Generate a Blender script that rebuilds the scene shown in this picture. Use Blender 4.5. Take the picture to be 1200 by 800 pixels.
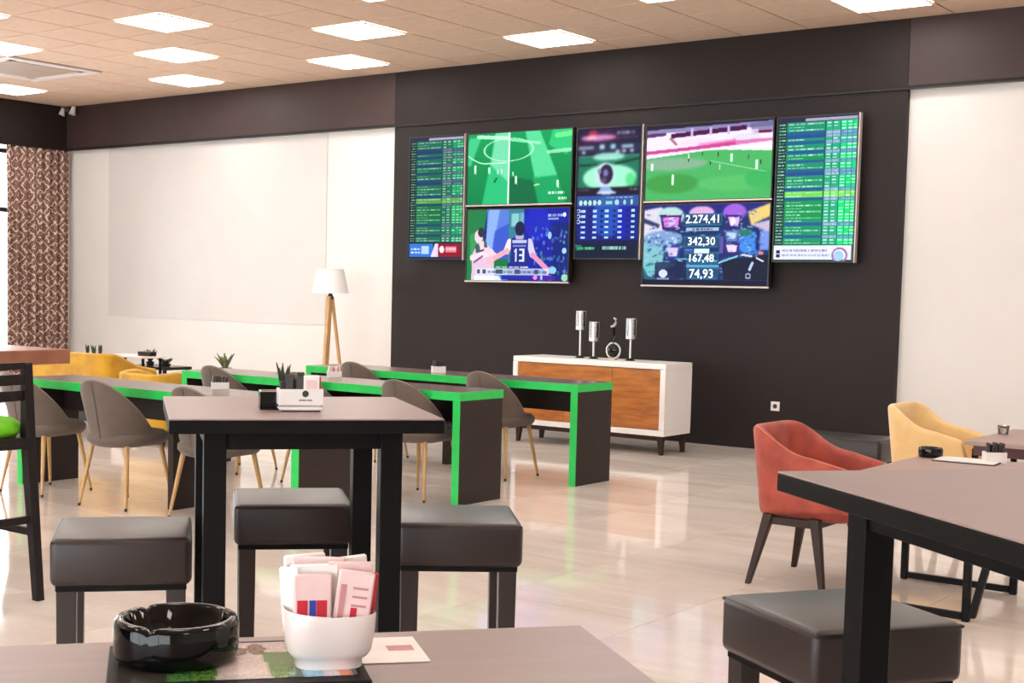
import bpy, bmesh, math, random
import numpy as np
from mathutils import Vector, Matrix, Euler

for o in list(bpy.data.objects):
    bpy.data.objects.remove(o, do_unlink=True)
SC = bpy.context.scene
COL = SC.collection
PI = math.pi
random.seed(7)
RNG = np.random.default_rng(11)

# ------------------------------------------------------------------ camera
cam_d = bpy.data.cameras.new('camera')
cam = bpy.data.objects.new('camera', cam_d)
COL.objects.link(cam)
yaw, pit, rol = [math.radians(a) for a in (-38.241, -4.136, 1.184)]
fw = Vector((math.sin(yaw)*math.cos(pit), math.cos(yaw)*math.cos(pit), math.sin(pit)))
rt = Vector((math.cos(yaw), -math.sin(yaw), 0))
up = rt.cross(fw)
rt2 = rt*math.cos(rol) + up*math.sin(rol)
up2 = -rt*math.sin(rol) + up*math.cos(rol)
R3 = Matrix((rt2, up2, -fw)).transposed()
cam.matrix_world = Matrix.Translation((8.1753, -11.6844, 1.41015)) @ R3.to_4x4()
cam_d.sensor_fit = 'HORIZONTAL'
cam_d.sensor_width = 36.0
cam_d.lens = 1603.3/1200*36.0
cam_d.shift_x = (600-503.7)/1200
cam_d.shift_y = (453.8-400)/1200
cam_d.clip_start = 0.05
cam_d.clip_end = 200
SC.camera = cam

# ------------------------------------------------------------------ world, exposure
W = bpy.data.worlds.new('world')
SC.world = W
W.use_nodes = True
bg = W.node_tree.nodes['Background']
bg.inputs[0].default_value = (0.97, 0.975, 1.0, 1)
bg.inputs[1].default_value = 4.6
SC.view_settings.view_transform = 'Standard'
SC.view_settings.look = 'None'
SC.view_settings.gamma = 1.0
SC.view_settings.use_curve_mapping = False
SC.view_settings.exposure = 0.84
PANEL = 8.7          # radiance of the LED ceiling panels
SCREEN = 0.76         # radiance of the screens

# ------------------------------------------------------------------ materials
def s2l(c):
    return tuple((x/12.92 if x <= 0.04045 else ((x+0.055)/1.055)**2.4) for x in c)
def rgb(r, g, b):
    return s2l((r/255, g/255, b/255))

def mat(name, col, rough=0.5, metal=0.0, col2=None, scale=8.0, detail=3.0, stretch=(1, 1, 1), bump=0.0,
        bscale=None, coat=0.0, coat_rough=0.08, coat_ior=1.5, spec=0.5, per_object=0.0, sheen=0.0, rough2=None, contrast=(0.35, 0.65)):
    m = bpy.data.materials.new(name)
    m.use_nodes = True
    nt = m.node_tree
    b = nt.nodes['Principled BSDF']
    b.inputs['Roughness'].default_value = rough
    b.inputs['Metallic'].default_value = metal
    b.inputs['Specular IOR Level'].default_value = spec
    b.inputs['Coat Weight'].default_value = coat
    b.inputs['Coat Roughness'].default_value = coat_rough
    b.inputs['Coat IOR'].default_value = coat_ior
    b.inputs['Sheen Weight'].default_value = sheen
    if col2 is None:
        col2 = tuple(c*0.9 for c in col)
    tc = nt.nodes.new('ShaderNodeTexCoord')
    mp = nt.nodes.new('ShaderNodeMapping')
    mp.inputs['Scale'].default_value = stretch
    nt.links.new(tc.outputs['Object'], mp.inputs['Vector'])
    vec = mp.outputs['Vector']
    if per_object:
        oi = nt.nodes.new('ShaderNodeObjectInfo')
        ad = nt.nodes.new('ShaderNodeVectorMath'); ad.operation = 'MULTIPLY_ADD'
        cb = nt.nodes.new('ShaderNodeCombineXYZ')
        for k in range(3):
            nt.links.new(oi.outputs['Random'], cb.inputs[k])
        ad.inputs[1].default_value = (37.1*per_object, 91.7*per_object, 13.3*per_object)
        nt.links.new(cb.outputs[0], ad.inputs[0])
        nt.links.new(vec, ad.inputs[2])
        vec = ad.outputs[0]
    nz = nt.nodes.new('ShaderNodeTexNoise')
    nz.inputs['Scale'].default_value = scale
    nz.inputs['Detail'].default_value = detail
    nt.links.new(vec, nz.inputs['Vector'])
    cr = nt.nodes.new('ShaderNodeValToRGB')
    cr.color_ramp.elements[0].position = contrast[0]
    cr.color_ramp.elements[1].position = contrast[1]
    cr.color_ramp.elements[0].color = (*col2, 1)
    cr.color_ramp.elements[1].color = (*col, 1)
    nt.links.new(nz.outputs['Fac'], cr.inputs['Fac'])
    nt.links.new(cr.outputs['Color'], b.inputs['Base Color'])
    if rough2 is not None:
        mr = nt.nodes.new('ShaderNodeMapRange')
        mr.inputs['To Min'].default_value = rough
        mr.inputs['To Max'].default_value = rough2
        nt.links.new(nz.outputs['Fac'], mr.inputs['Value'])
        nt.links.new(mr.outputs['Result'], b.inputs['Roughness'])
    if bump:
        n2 = nt.nodes.new('ShaderNodeTexNoise')
        n2.inputs['Scale'].default_value = bscale or scale*6
        n2.inputs['Detail'].default_value = 3
        nt.links.new(vec, n2.inputs['Vector'])
        bp = nt.nodes.new('ShaderNodeBump')
        bp.inputs['Strength'].default_value = bump
        bp.inputs['Distance'].default_value = 0.004
        nt.links.new(n2.outputs['Fac'], bp.inputs['Height'])
        nt.links.new(bp.outputs['Normal'], b.inputs['Normal'])
    return m

def emis(name, col, strength, noise=0.02):
    m = bpy.data.materials.new(name)
    m.use_nodes = True
    nt = m.node_tree
    b = nt.nodes['Principled BSDF']
    b.inputs['Base Color'].default_value = (*[0.8*c for c in col], 1)
    b.inputs['Emission Color'].default_value = (*col, 1)
    b.inputs['Emission Strength'].default_value = strength
    b.inputs['Roughness'].default_value = 0.4
    return m

def glass(name, tint=(0.95, 0.97, 0.97), refl=0.12, rough=0.02):
    m = bpy.data.materials.new(name)
    m.use_nodes = True
    nt = m.node_tree
    nt.nodes.remove(nt.nodes['Principled BSDF'])
    out = nt.nodes['Material Output']
    t = nt.nodes.new('ShaderNodeBsdfTransparent'); t.inputs[0].default_value = (*tint, 1)
    g = nt.nodes.new('ShaderNodeBsdfGlossy'); g.inputs['Roughness'].default_value = rough
    fr = nt.nodes.new('ShaderNodeFresnel'); fr.inputs[0].default_value = 1.5
    ad = nt.nodes.new('ShaderNodeMath'); ad.operation = 'ADD'; ad.use_clamp = True; ad.inputs[1].default_value = refl*0.3
    nt.links.new(fr.outputs[0], ad.inputs[0])
    mx = nt.nodes.new('ShaderNodeMixShader')
    nt.links.new(ad.outputs[0], mx.inputs[0])
    nt.links.new(t.outputs[0], mx.inputs[1]); nt.links.new(g.outputs[0], mx.inputs[2])
    nt.links.new(mx.outputs[0], out.inputs[0])
    return m

M = {}
M['wall_cream'] = mat('wall_cream_paint', (0.71, 0.68, 0.645), 0.55, col2=(0.695, 0.665, 0.63), scale=2.5, bump=0.05, bscale=90)
M['wall_grey'] = mat('wall_pale_grey_paint', (0.615, 0.585, 0.56), 0.5, col2=(0.60, 0.57, 0.545), scale=2.5, bump=0.05, bscale=90)
M['charcoal'] = mat('charcoal_wall_paint', (0.0190, 0.0130, 0.0122), 0.55, col2=(0.017, 0.0118, 0.011), scale=3, spec=0.25, bump=0.05, bscale=80)
M['beam_side'] = mat('brown_charcoal_beam_paint', (0.050, 0.030, 0.028), 0.50, col2=(0.045, 0.027, 0.025), scale=3, spec=0.3, bump=0.05, bscale=80)
M['beam_mid'] = mat('charcoal_beam_paint', (0.021, 0.0145, 0.0135), 0.60, col2=(0.019, 0.0132, 0.0122), scale=3, spec=0.22, bump=0.05, bscale=80)
M['white_paint'] = mat('white_lacquer', (0.90, 0.865, 0.84), 0.3, col2=(0.88, 0.845, 0.82), scale=4)
M['ceil_tile'] = mat('mineral_ceiling_tile', (0.70, 0.51, 0.385), 0.85, col2=(0.65, 0.47, 0.35), scale=14, detail=6, bump=0.15, bscale=120, per_object=1)
M['ceil_grid'] = mat('ceiling_grid_metal', (0.42, 0.31, 0.235), 0.6, scale=10)
M['light_frame'] = mat('light_panel_frame', (0.75, 0.68, 0.66), 0.5, scale=8)
M['diffuser'] = emis('light_panel_diffuser', (1.0, 0.955, 0.925), PANEL)
M['laminate_top'] = mat('taupe_laminate_top', (0.200, 0.135, 0.120), 0.22, col2=(0.165, 0.112, 0.10), scale=5, stretch=(1, 9, 1), detail=6)
M['laminate_dark'] = mat('dark_laminate_panel', (0.033, 0.022, 0.020), 0.5, spec=0.25, col2=(0.029, 0.019, 0.017), scale=5, stretch=(1, 1, 7), detail=5)
M['green_edge'] = mat('bright_green_edge_band', rgb(40, 205, 92), 0.35, col2=rgb(36, 196, 86), scale=12)
M['bar_top'] = mat('brown_black_table_laminate', (0.305, 0.222, 0.205), 0.38, col2=(0.275, 0.20, 0.185), scale=5, stretch=(1, 9, 1), detail=6, spec=0.5)
M['bar_edge'] = mat('black_table_frame', (0.0045, 0.004, 0.0042), 0.45, spec=0.12, col2=(0.005, 0.0045, 0.0048), scale=8)
M['leather'] = mat('dark_brown_leatherette', (0.021, 0.0108, 0.0098), 0.42, col2=(0.019, 0.0098, 0.0088), scale=9, bump=0.08, bscale=260, coat=1.0, coat_rough=0.40, coat_ior=1.3, spec=0.3)
M['leather_seam'] = mat('leatherette_seam', (0.022, 0.017, 0.018), 0.5, scale=20)
M['velvet_grey'] = mat('taupe_grey_velvet', (0.140, 0.105, 0.085), 0.75, col2=(0.118, 0.088, 0.071), scale=6, sheen=0.2, bump=0.15, bscale=300, per_object=1)
M['velvet_pale'] = mat('pale_grey_piping', (0.26, 0.205, 0.18), 0.7, scale=20)
M['red_velvet_pale'] = mat('pale_red_piping', (0.62, 0.20, 0.13), 0.6, scale=20)
M['cream_velvet_pale'] = mat('cream_piping', (0.85, 0.66, 0.38), 0.6, scale=20)
M['mustard_velvet_pale'] = mat('mustard_piping', (0.70, 0.42, 0.05), 0.6, scale=20)
M['oak_leg'] = mat('light_oak_leg', (0.60, 0.36, 0.15), 0.4, col2=(0.48, 0.27, 0.10), scale=9, stretch=(8, 8, 0.8), detail=5)
M['black_tip'] = mat('dark_rubber_tip', (0.03, 0.02, 0.015), 0.6, scale=9)
M['walnut_leg'] = mat('dark_walnut_leg', (0.040, 0.018, 0.011), 0.42, spec=0.25, col2=(0.026, 0.012, 0.008), scale=9, stretch=(8, 8, 0.8), detail=5)
M['red_velvet'] = mat('brick_red_velvet', (0.46, 0.078, 0.045), 0.62, col2=(0.30, 0.042, 0.025), scale=9, detail=5, sheen=0.12, bump=0.12, bscale=260)
M['cream_velvet'] = mat('pale_yellow_velvet', (0.83, 0.58, 0.26), 0.65, col2=(0.74, 0.48, 0.20), scale=6, sheen=0.3, bump=0.1, bscale=260)
M['mustard_velvet'] = mat('mustard_velvet', (0.66, 0.36, 0.012), 0.65, col2=(0.50, 0.25, 0.008), scale=6, sheen=0.3, bump=0.1, bscale=260)
M['lime_fabric'] = mat('lime_green_fabric', rgb(120, 214, 20), 0.6, col2=rgb(104, 196, 16), scale=16, bump=0.1)
M['black_wood'] = mat('black_stained_wood', (0.016, 0.012, 0.012), 0.45, spec=0.2, col2=(0.012, 0.009, 0.009), scale=7, stretch=(6, 6, 0.8), detail=5)
M['brown_wood'] = mat('reddish_brown_wood_top', (0.36, 0.145, 0.085), 0.3, col2=(0.26, 0.095, 0.055), scale=6, stretch=(9, 1, 1), detail=6)
M['mahogany'] = mat('dark_mahogany', (0.095, 0.028, 0.026), 0.3, col2=(0.07, 0.02, 0.02), scale=6, stretch=(1, 8, 1), detail=6)
M['mahogany_top'] = mat('brown_mauve_top', (0.40, 0.285, 0.25), 0.42, col2=(0.36, 0.25, 0.22), scale=6, stretch=(1, 8, 1), detail=6)
M['walnut_front'] = mat('orange_walnut_veneer', (0.52, 0.185, 0.032), 0.33, col2=(0.29, 0.085, 0.013), scale=4.2, stretch=(0.9, 1, 6), detail=7, contrast=(0.3, 0.62))
M['black_metal'] = mat('black_powder_coat', (0.009, 0.008, 0.008), 0.5, spec=0.15, scale=12)
M['silver'] = mat('brushed_silver', (0.62, 0.58, 0.55), 0.3, metal=0.9, scale=30)
M['bezel'] = mat('screen_bezel_black', (0.015, 0.014, 0.016), 0.35, scale=12)
M['bezel_silver'] = mat('screen_silver_trim', (0.60, 0.52, 0.48), 0.35, metal=0.25, scale=20)
M['lamp_shade'] = mat('white_linen_shade', (0.88, 0.83, 0.82), 0.8, col2=(0.85, 0.80, 0.79), scale=40, bump=0.08)
M['black_glass'] = mat('black_ashtray_glass', (0.002, 0.002, 0.0022), 0.05, spec=0.35, scale=6)
M['ceramic'] = mat('white_ceramic', (0.78, 0.70, 0.67), 0.18, col2=(0.76, 0.68, 0.65), scale=4, coat=0.4)
M['white_plastic'] = mat('white_plastic', (0.82, 0.78, 0.75), 0.35, scale=6)
M['paper'] = mat('white_paper', (0.86, 0.81, 0.77), 0.7, scale=20)
M['paper_pink'] = mat('pale_pink_paper', (0.82, 0.62, 0.60), 0.6, col2=(0.74, 0.50, 0.49), scale=22)
M['ink_red'] = mat('red_print', (0.55, 0.012, 0.03), 0.55, scale=20)
M['ink_blue'] = mat('blue_print', (0.02, 0.04, 0.35), 0.55, scale=20)
M['ink_dark'] = mat('dark_print', (0.045, 0.035, 0.035), 0.55, scale=20)
M['ink_pink'] = mat('dusty_pink_print', (0.55, 0.25, 0.25), 0.55, scale=20)
M['leaf'] = mat('dark_succulent_leaf', (0.035, 0.055, 0.028), 0.45, col2=(0.02, 0.03, 0.018), scale=14)
M['leaf_olive'] = mat('olive_leaf', (0.20, 0.23, 0.07), 0.45, col2=(0.05, 0.07, 0.03), scale=14)
M['pot'] = mat('grey_plant_pot', (0.20, 0.17, 0.15), 0.6, scale=12)
M['pot_dark'] = mat('black_planter', (0.02, 0.02, 0.02), 0.5, scale=12)
M['soil'] = mat('dark_soil', (0.03, 0.022, 0.016), 0.9, scale=30, bump=0.4)
M['dark_lacquer'] = mat('dark_lacquer_top', (0.03, 0.025, 0.025), 0.25, scale=6)
M['grey_fabric'] = mat('mauve_grey_fabric', (0.21, 0.15, 0.145), 0.75, scale=10, bump=0.1)
M['candle'] = mat('pale_wax', (0.60, 0.53, 0.47), 0.5, scale=10)
M['win_frame'] = mat('dark_window_frame', (0.02, 0.02, 0.022), 0.4, scale=9)
M['glass'] = glass('clear_glass')
M['clear_cup'] = glass('candle_glass', (0.85, 0.83, 0.80), 0.6, 0.05)
M['tan_block'] = mat('distant_plaster', (0.6, 0.58, 0.55), 0.8, scale=3)

def floor_material():
    m = bpy.data.materials.new('polished_beige_marble')
    m.use_nodes = True
    nt = m.node_tree; L = nt.links.new
    b = nt.nodes['Principled BSDF']
    geo = nt.nodes.new('ShaderNodeNewGeometry')
    oi = nt.nodes.new('ShaderNodeObjectInfo')
    mp = nt.nodes.new('ShaderNodeMapping'); mp.inputs['Rotation'].default_value = (0, 0, 0.5); mp.inputs['Scale'].default_value = (0.55, 1.9, 1)
    L(geo.outputs['Position'], mp.inputs['Vector'])
    cb = nt.nodes.new('ShaderNodeCombineXYZ')
    mu = nt.nodes.new('ShaderNodeMath'); mu.operation = 'MULTIPLY'; mu.inputs[1].default_value = 9.0
    L(oi.outputs['Random'], mu.inputs[0]); L(mu.outputs[0], cb.inputs[2])
    ad = nt.nodes.new('ShaderNodeVectorMath'); ad.operation = 'ADD'
    L(mp.outputs[0], ad.inputs[0]); L(cb.outputs[0], ad.inputs[1])
    n1 = nt.nodes.new('ShaderNodeTexNoise'); n1.inputs['Scale'].default_value = 1.3; n1.inputs['Detail'].default_value = 7; n1.inputs['Distortion'].default_value = 1.2
    L(ad.outputs[0], n1.inputs['Vector'])
    r1 = nt.nodes.new('ShaderNodeValToRGB')
    r1.color_ramp.elements[0].position = 0.30; r1.color_ramp.elements[0].color = (0.70, 0.605, 0.53, 1)
    r1.color_ramp.elements[1].position = 0.70; r1.color_ramp.elements[1].color = (0.86, 0.785, 0.715, 1)
    L(n1.outputs['Fac'], r1.inputs['Fac'])
    n2 = nt.nodes.new('ShaderNodeTexNoise'); n2.inputs['Scale'].default_value = 2.2; n2.inputs['Detail'].default_value = 5; n2.inputs['Distortion'].default_value = 2.5
    L(ad.outputs[0], n2.inputs['Vector'])
    r2 = nt.nodes.new('ShaderNodeValToRGB')
    r2.color_ramp.elements[0].position = 0.475; r2.color_ramp.elements[0].color = (0, 0, 0, 1)
    r2.color_ramp.elements[1].position = 0.50; r2.color_ramp.elements[1].color = (1, 1, 1, 1)
    e = r2.color_ramp.elements.new(0.525); e.color = (0, 0, 0, 1)
    L(n2.outputs['Fac'], r2.inputs['Fac'])
    mx = nt.nodes.new('ShaderNodeMix'); mx.data_type = 'RGBA'
    mf = nt.nodes.new('ShaderNodeMath'); mf.operation = 'MULTIPLY'; mf.inputs[1].default_value = 0.30
    L(r2.outputs['Color'], mf.inputs[0]); L(mf.outputs[0], mx.inputs[0])
    L(r1.outputs['Color'], mx.inputs[6]); mx.inputs[7].default_value = (0.90, 0.83, 0.77, 1)
    L(mx.outputs[2], b.inputs['Base Color'])
    b.inputs['Roughness'].default_value = 0.07
    b.inputs['IOR'].default_value = 1.55
    n3 = nt.nodes.new('ShaderNodeTexNoise'); n3.inputs['Scale'].default_value = 1.6; n3.inputs['Detail'].default_value = 2
    L(geo.outputs['Position'], n3.inputs['Vector'])
    bp = nt.nodes.new('ShaderNodeBump'); bp.inputs['Strength'].default_value = 0.12; bp.inputs['Distance'].default_value = 0.004
    L(n3.outputs['Fac'], bp.inputs['Height']); L(bp.outputs['Normal'], b.inputs['Normal'])
    return m
M['floor'] = floor_material()
M['grout'] = mat('beige_grout', (0.40, 0.32, 0.26), 0.7, scale=20)

def curtain_material():
    m = bpy.data.materials.new('ikat_print_curtain')
    m.use_nodes = True
    nt = m.node_tree; L = nt.links.new
    b = nt.nodes['Principled BSDF']; b.inputs['Roughness'].default_value = 0.85
    uv = nt.nodes.new('ShaderNodeUVMap'); uv.uv_map = 'UVMap'
    sp = nt.nodes.new('ShaderNodeSeparateXYZ')
    nz = nt.nodes.new('ShaderNodeTexNoise'); nz.inputs['Scale'].default_value = 26; nz.inputs['Detail'].default_value = 3
    L(uv.outputs[0], nz.inputs['Vector'])
    vm = nt.nodes.new('ShaderNodeVectorMath'); vm.operation = 'MULTIPLY_ADD'
    vm.inputs[1].default_value = (0.07, 0.08, 0)
    L(nz.outputs['Color'], vm.inputs[0]); L(uv.outputs[0], vm.inputs[2])
    L(vm.outputs[0], sp.inputs[0])
    def mth(op, a, bb=None):
        n = nt.nodes.new('ShaderNodeMath'); n.operation = op
        for k, v in enumerate((a, bb)):
            if v is None: continue
            if isinstance(v, (int, float)): n.inputs[k].default_value = v
            else: L(v, n.inputs[k])
        return n.outputs[0]
    u = mth('ABSOLUTE', mth('SUBTRACT', mth('FRACT', mth('DIVIDE', sp.outputs[0], 0.24)), 0.5))
    v = mth('ABSOLUTE', mth('SUBTRACT', mth('FRACT', mth('DIVIDE', sp.outputs[1], 0.27)), 0.5))
    d = mth('ADD', u, v)
    rings = mth('FRACT', mth('MULTIPLY', d, 3.0))
    cr = nt.nodes.new('ShaderNodeValToRGB'); cr.color_ramp.interpolation = 'LINEAR'
    els = cr.color_ramp.elements
    els[0].position = 0.0; els[0].color = (0.66, 0.52, 0.44, 1)
    els[1].position = 1.0; els[1].color = (0.62, 0.48, 0.40, 1)
    for p, c in ((0.20, (0.58, 0.44, 0.36, 1)), (0.27, (0.10, 0.040, 0.030, 1)), (0.50, (0.15, 0.062, 0.047, 1)), (0.57, (0.42, 0.29, 0.23, 1)), (0.64, (0.12, 0.05, 0.038, 1)), (0.84, (0.16, 0.07, 0.05, 1))):
        e = els.new(p); e.color = c
    L(rings, cr.inputs['Fac'])
    L(cr.outputs['Color'], b.inputs['Base Color'])
    return m
M['curtain'] = curtain_material()

def picture_material():
    m = bpy.data.materials.new('lit_screen_picture')
    m.use_nodes = True
    nt = m.node_tree; L = nt.links.new
    b = nt.nodes['Principled BSDF']
    a = nt.nodes.new('ShaderNodeAttribute'); a.attribute_name = 'picture'
    b.inputs['Base Color'].default_value = (0.003, 0.003, 0.003, 1)
    b.inputs['Roughness'].default_value = 0.35
    b.inputs['Specular IOR Level'].default_value = 0.08
    L(a.outputs['Color'], b.inputs['Emission Color'])
    b.inputs['Emission Strength'].default_value = SCREEN
    return m
M['picture'] = picture_material()
def print_material():
    m = bpy.data.materials.new('printed_picture')
    m.use_nodes = True
    nt = m.node_tree
    b = nt.nodes['Principled BSDF']
    a = nt.nodes.new('ShaderNodeAttribute'); a.attribute_name = 'picture'
    nt.links.new(a.outputs['Color'], b.inputs['Base Color'])
    b.inputs['Roughness'].default_value = 0.15
    return m
M['print'] = print_material()
M['screen_text'] = emis('lit_screen_lettering', (0.88, 0.95, 1.0), SCREEN*0.95)
M['screen_text_green'] = emis('lit_screen_green_lettering', (0.25, 0.75, 0.45), SCREEN*0.8)
M['screen_text_ink'] = emis('lit_screen_dark_lettering', (0.06, 0.06, 0.10), SCREEN*0.6)

# ------------------------------------------------------------------ mesh helpers
def box(bm, c, s, bev=0.0, rz=0.0, seg=1, tilt=None):
    r = bmesh.ops.create_cube(bm, size=1.0)
    vs = r['verts']
    bmesh.ops.scale(bm, vec=s, verts=vs)
    if bev > 0:
        es = list({e for v in vs for e in v.link_edges})
        g = bmesh.ops.bevel(bm, geom=es, offset=bev, segments=seg, affect='EDGES', profile=0.5)
        vs = list({v for f in g['faces'] for v in f.verts} | {v for v in vs if v.is_valid})
    mtx = Matrix.Translation(c)
    if tilt is not None: mtx = mtx @ tilt.to_4x4()
    if rz: mtx = mtx @ Matrix.Rotation(rz, 4, 'Z')
    bmesh.ops.transform(bm, matrix=mtx, verts=vs)
    return vs

def beam(bm, a, b, w, h=None, w2=None, h2=None, bev=0.0):
    """square bar from a to b, tapering from w x h to w2 x h2; sides stay aligned to the axes"""
    a, b = Vector(a), Vector(b)
    h = h or w; w2 = w2 or w; h2 = h2 or h
    vs = []
    for p, x, y in ((a, w, h), (b, w2, h2)):
        d = (b-a)
        if abs(d.z) >= max(abs(d.x), abs(d.y)):
            offs = [(-x/2, -y/2, 0), (x/2, -y/2, 0), (x/2, y/2, 0), (-x/2, y/2, 0)]
        else:
            n = Vector((-d.y, d.x, 0)).normalized()
            offs = [tuple(n*(-x/2)+Vector((0, 0, -y/2))), tuple(n*(x/2)+Vector((0, 0, -y/2))), tuple(n*(x/2)+Vector((0, 0, y/2))), tuple(n*(-x/2)+Vector((0, 0, y/2)))]
        vs.append([bm.verts.new(p+Vector(o)) for o in offs])
    A, B = vs
    fs = [bm.faces.new(A[::-1]), bm.faces.new(B)]
    for i in range(4):
        fs.append(bm.faces.new((A[i], A[(i+1) % 4], B[(i+1) % 4], B[i])))
    if bev:
        es = list({e for f in fs for e in f.edges})
        bmesh.ops.bevel(bm, geom=es, offset=bev, segments=2, affect='EDGES', profile=0.5)

def cone(bm, a, b, r1, r2, n=14):
    a, b = Vector(a), Vector(b)
    d = (b-a).normalized()
    q = d.to_track_quat('Z', 'Y')
    A, B = [], []
    for i in range(n):
        t = 2*PI*i/n
        v = q @ Vector((math.cos(t), math.sin(t), 0))
        A.append(bm.verts.new(a+v*r1)); B.append(bm.verts.new(b+v*r2))
    bm.faces.new(A[::-1]); bm.faces.new(B)
    for i in range(n):
        bm.faces.new((A[i], A[(i+1) % n], B[(i+1) % n], B[i]))

def tube(bm, pts, r, n=8, closed=False):
    pts = [Vector(p) for p in pts]
    rings = []
    N = len(pts)
    for i, p in enumerate(pts):
        d = (pts[(i+1) % N]-pts[i-1]) if (closed or 0 < i < N-1) else (pts[min(i+1, N-1)]-pts[max(i-1, 0)])
        q = d.normalized().to_track_quat('Z', 'Y')
        rr = r[i] if isinstance(r, (list, tuple)) else r
        rings.append([bm.verts.new(p + q @ Vector((rr*math.cos(2*PI*k/n), rr*math.sin(2*PI*k/n), 0))) for k in range(n)])
    m = N if closed else N-1
    for i in range(m):
        A, B = rings[i], rings[(i+1) % N]
        for k in range(n):
            bm.faces.new((A[k], A[(k+1) % n], B[(k+1) % n], B[k]))
    if not closed:
        bm.faces.new(rings[0][::-1]); bm.faces.new(rings[-1])

def lathe(bm, prof, n=32, c=(0, 0, 0), sx=1.0, sy=1.0, power=2.0):
    """revolve (r, z) pairs; power > 2 gives rounded squares"""
    rings = []
    for r, z in prof:
        ring = []
        for k in range(n):
            t = 2*PI*k/n
            ct, st = math.cos(t), math.sin(t)
            if power != 2.0:
                q = (abs(ct)**power+abs(st)**power)**(-1/power)
                ct, st = ct*q, st*q
            ring.append(bm.verts.new((c[0]+r*ct*sx, c[1]+r*st*sy, c[2]+z)))
        rings.append(ring)
    for A, B in zip(rings, rings[1:]):
        for k in range(n):
            bm.faces.new((A[k], A[(k+1) % n], B[(k+1) % n], B[k]))
    if prof[0][0] > 1e-6: bm.faces.new(rings[0][::-1])
    if prof[-1][0] > 1e-6: bm.faces.new(rings[-1])
    bmesh.ops.remove_doubles(bm, verts=bm.verts, dist=1e-6)

def new(): return bmesh.new()

def obj(name, bm, m, parent=None, smooth=False, loc=None, angle=40):
    bmesh.ops.recalc_face_normals(bm, faces=bm.faces)
    me = bpy.data.meshes.new(name)
    bm.to_mesh(me); bm.free()
    me.materials.append(M[m] if isinstance(m, str) else m)
    if smooth:
        me.polygons.foreach_set('use_smooth', [True]*len(me.polygons))
        try: me.set_sharp_from_angle(angle=math.radians(angle))
        except Exception: pass
    o = bpy.data.objects.new(name, me)
    COL.objects.link(o)
    if parent: o.parent = parent
    if loc: o.location = loc
    return o

def bxo(name, c, s, m, parent=None, bev=0.0, rz=0.0, seg=1, kind=None):
    """a box object whose own origin is at its centre"""
    bm = new(); box(bm, (0, 0, 0), s, bev, 0, seg)
    o = obj(name, bm, m, parent, smooth=bev > 0 and seg > 1)
    o.location = c
    o.rotation_euler.z = rz
    if kind: o['kind'] = kind
    return o

def thing(name, label, cat, loc=(0, 0, 0), rz=0.0, group=None):
    o = bpy.data.objects.new(name, None)
    COL.objects.link(o)
    o.empty_display_size = 0.1
    o.location = loc; o.rotation_euler = (0, 0, rz)
    o['label'] = label; o['category'] = cat
    if group: o['group'] = group
    return o
def tag(o, label, cat, group=None):
    o['label'] = label; o['category'] = cat
    if group: o['group'] = group
    return o

CHILD = {}
def kids(o):
    return [c for c in bpy.data.objects if c.parent == o]
def dup(root, loc, rz, label, group=None):
    def cp(o, par):
        c = o.copy(); COL.objects.link(c)
        if par: c.parent = par
        for ch in kids(o): cp(ch, c)
        return c
    r = cp(root, None)
    r.location = loc; r.rotation_euler = (0, 0, rz)
    r['label'] = label
    if group: r['group'] = group
    return r

def text(name, body, size, m, parent, loc, rot, align='CENTER', bold=0.0, depth=0.0):
    cu = bpy.data.curves.new('lettering', 'FONT')
    cu.body = body; cu.size = size; cu.align_x = align; cu.align_y = 'CENTER'
    cu.offset = bold; cu.extrude = depth; cu.resolution_u = 2
    tmp = bpy.data.objects.new('lettering_curve', cu)
    COL.objects.link(tmp)
    me = bpy.data.meshes.new_from_object(tmp)
    bpy.data.objects.remove(tmp, do_unlink=True); bpy.data.curves.remove(cu)
    me.materials.clear(); me.materials.append(M[m])
    o = bpy.data.objects.new(name, me); COL.objects.link(o)
    if parent: o.parent = parent
    o.location = loc; o.rotation_euler = rot
    return o

# ------------------------------------------------------------------ the room
H = 3.764
T = 0.63
G = 0.4914
XL, XR, YF = -7.45, 11.5, -15.0
BEAM = 3.19

# floor: slab with polished tiles laid on it
FT = 0.8
bm = new(); box(bm, ((XL+XR)/2, YF/2, -0.11), (XR-XL+0.6, -YF+0.6, 0.2))
floor = obj('floor', bm, 'grout'); floor['kind'] = 'structure'
nx, ny = 20, 14
bm = new(); box(bm, (0, 0, 0), (FT-0.0025, FT-0.0025, 0.0098), 0.0006)
t0 = obj('tile', bm, 'floor', floor)
first = True
for i in range(nx):
    for j in range(ny):
        o = t0 if first else t0.copy()
        if not first: COL.objects.link(o)
        first = False
        o.location = (XL+FT*(i+0.5), -FT*(j+0.5), -0.005)
bm = new()
box(bm, ((XL+nx*FT+XR)/2, YF/2, -0.005), (XR-XL-nx*FT, -YF, 0.0098))
box(bm, (XL+nx*FT/2, (-ny*FT+YF)/2, -0.005), (nx*FT, -YF-ny*FT, 0.0098))
o = obj('tile_field', bm, 'floor', floor); o['kind'] = 'stuff'

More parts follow.
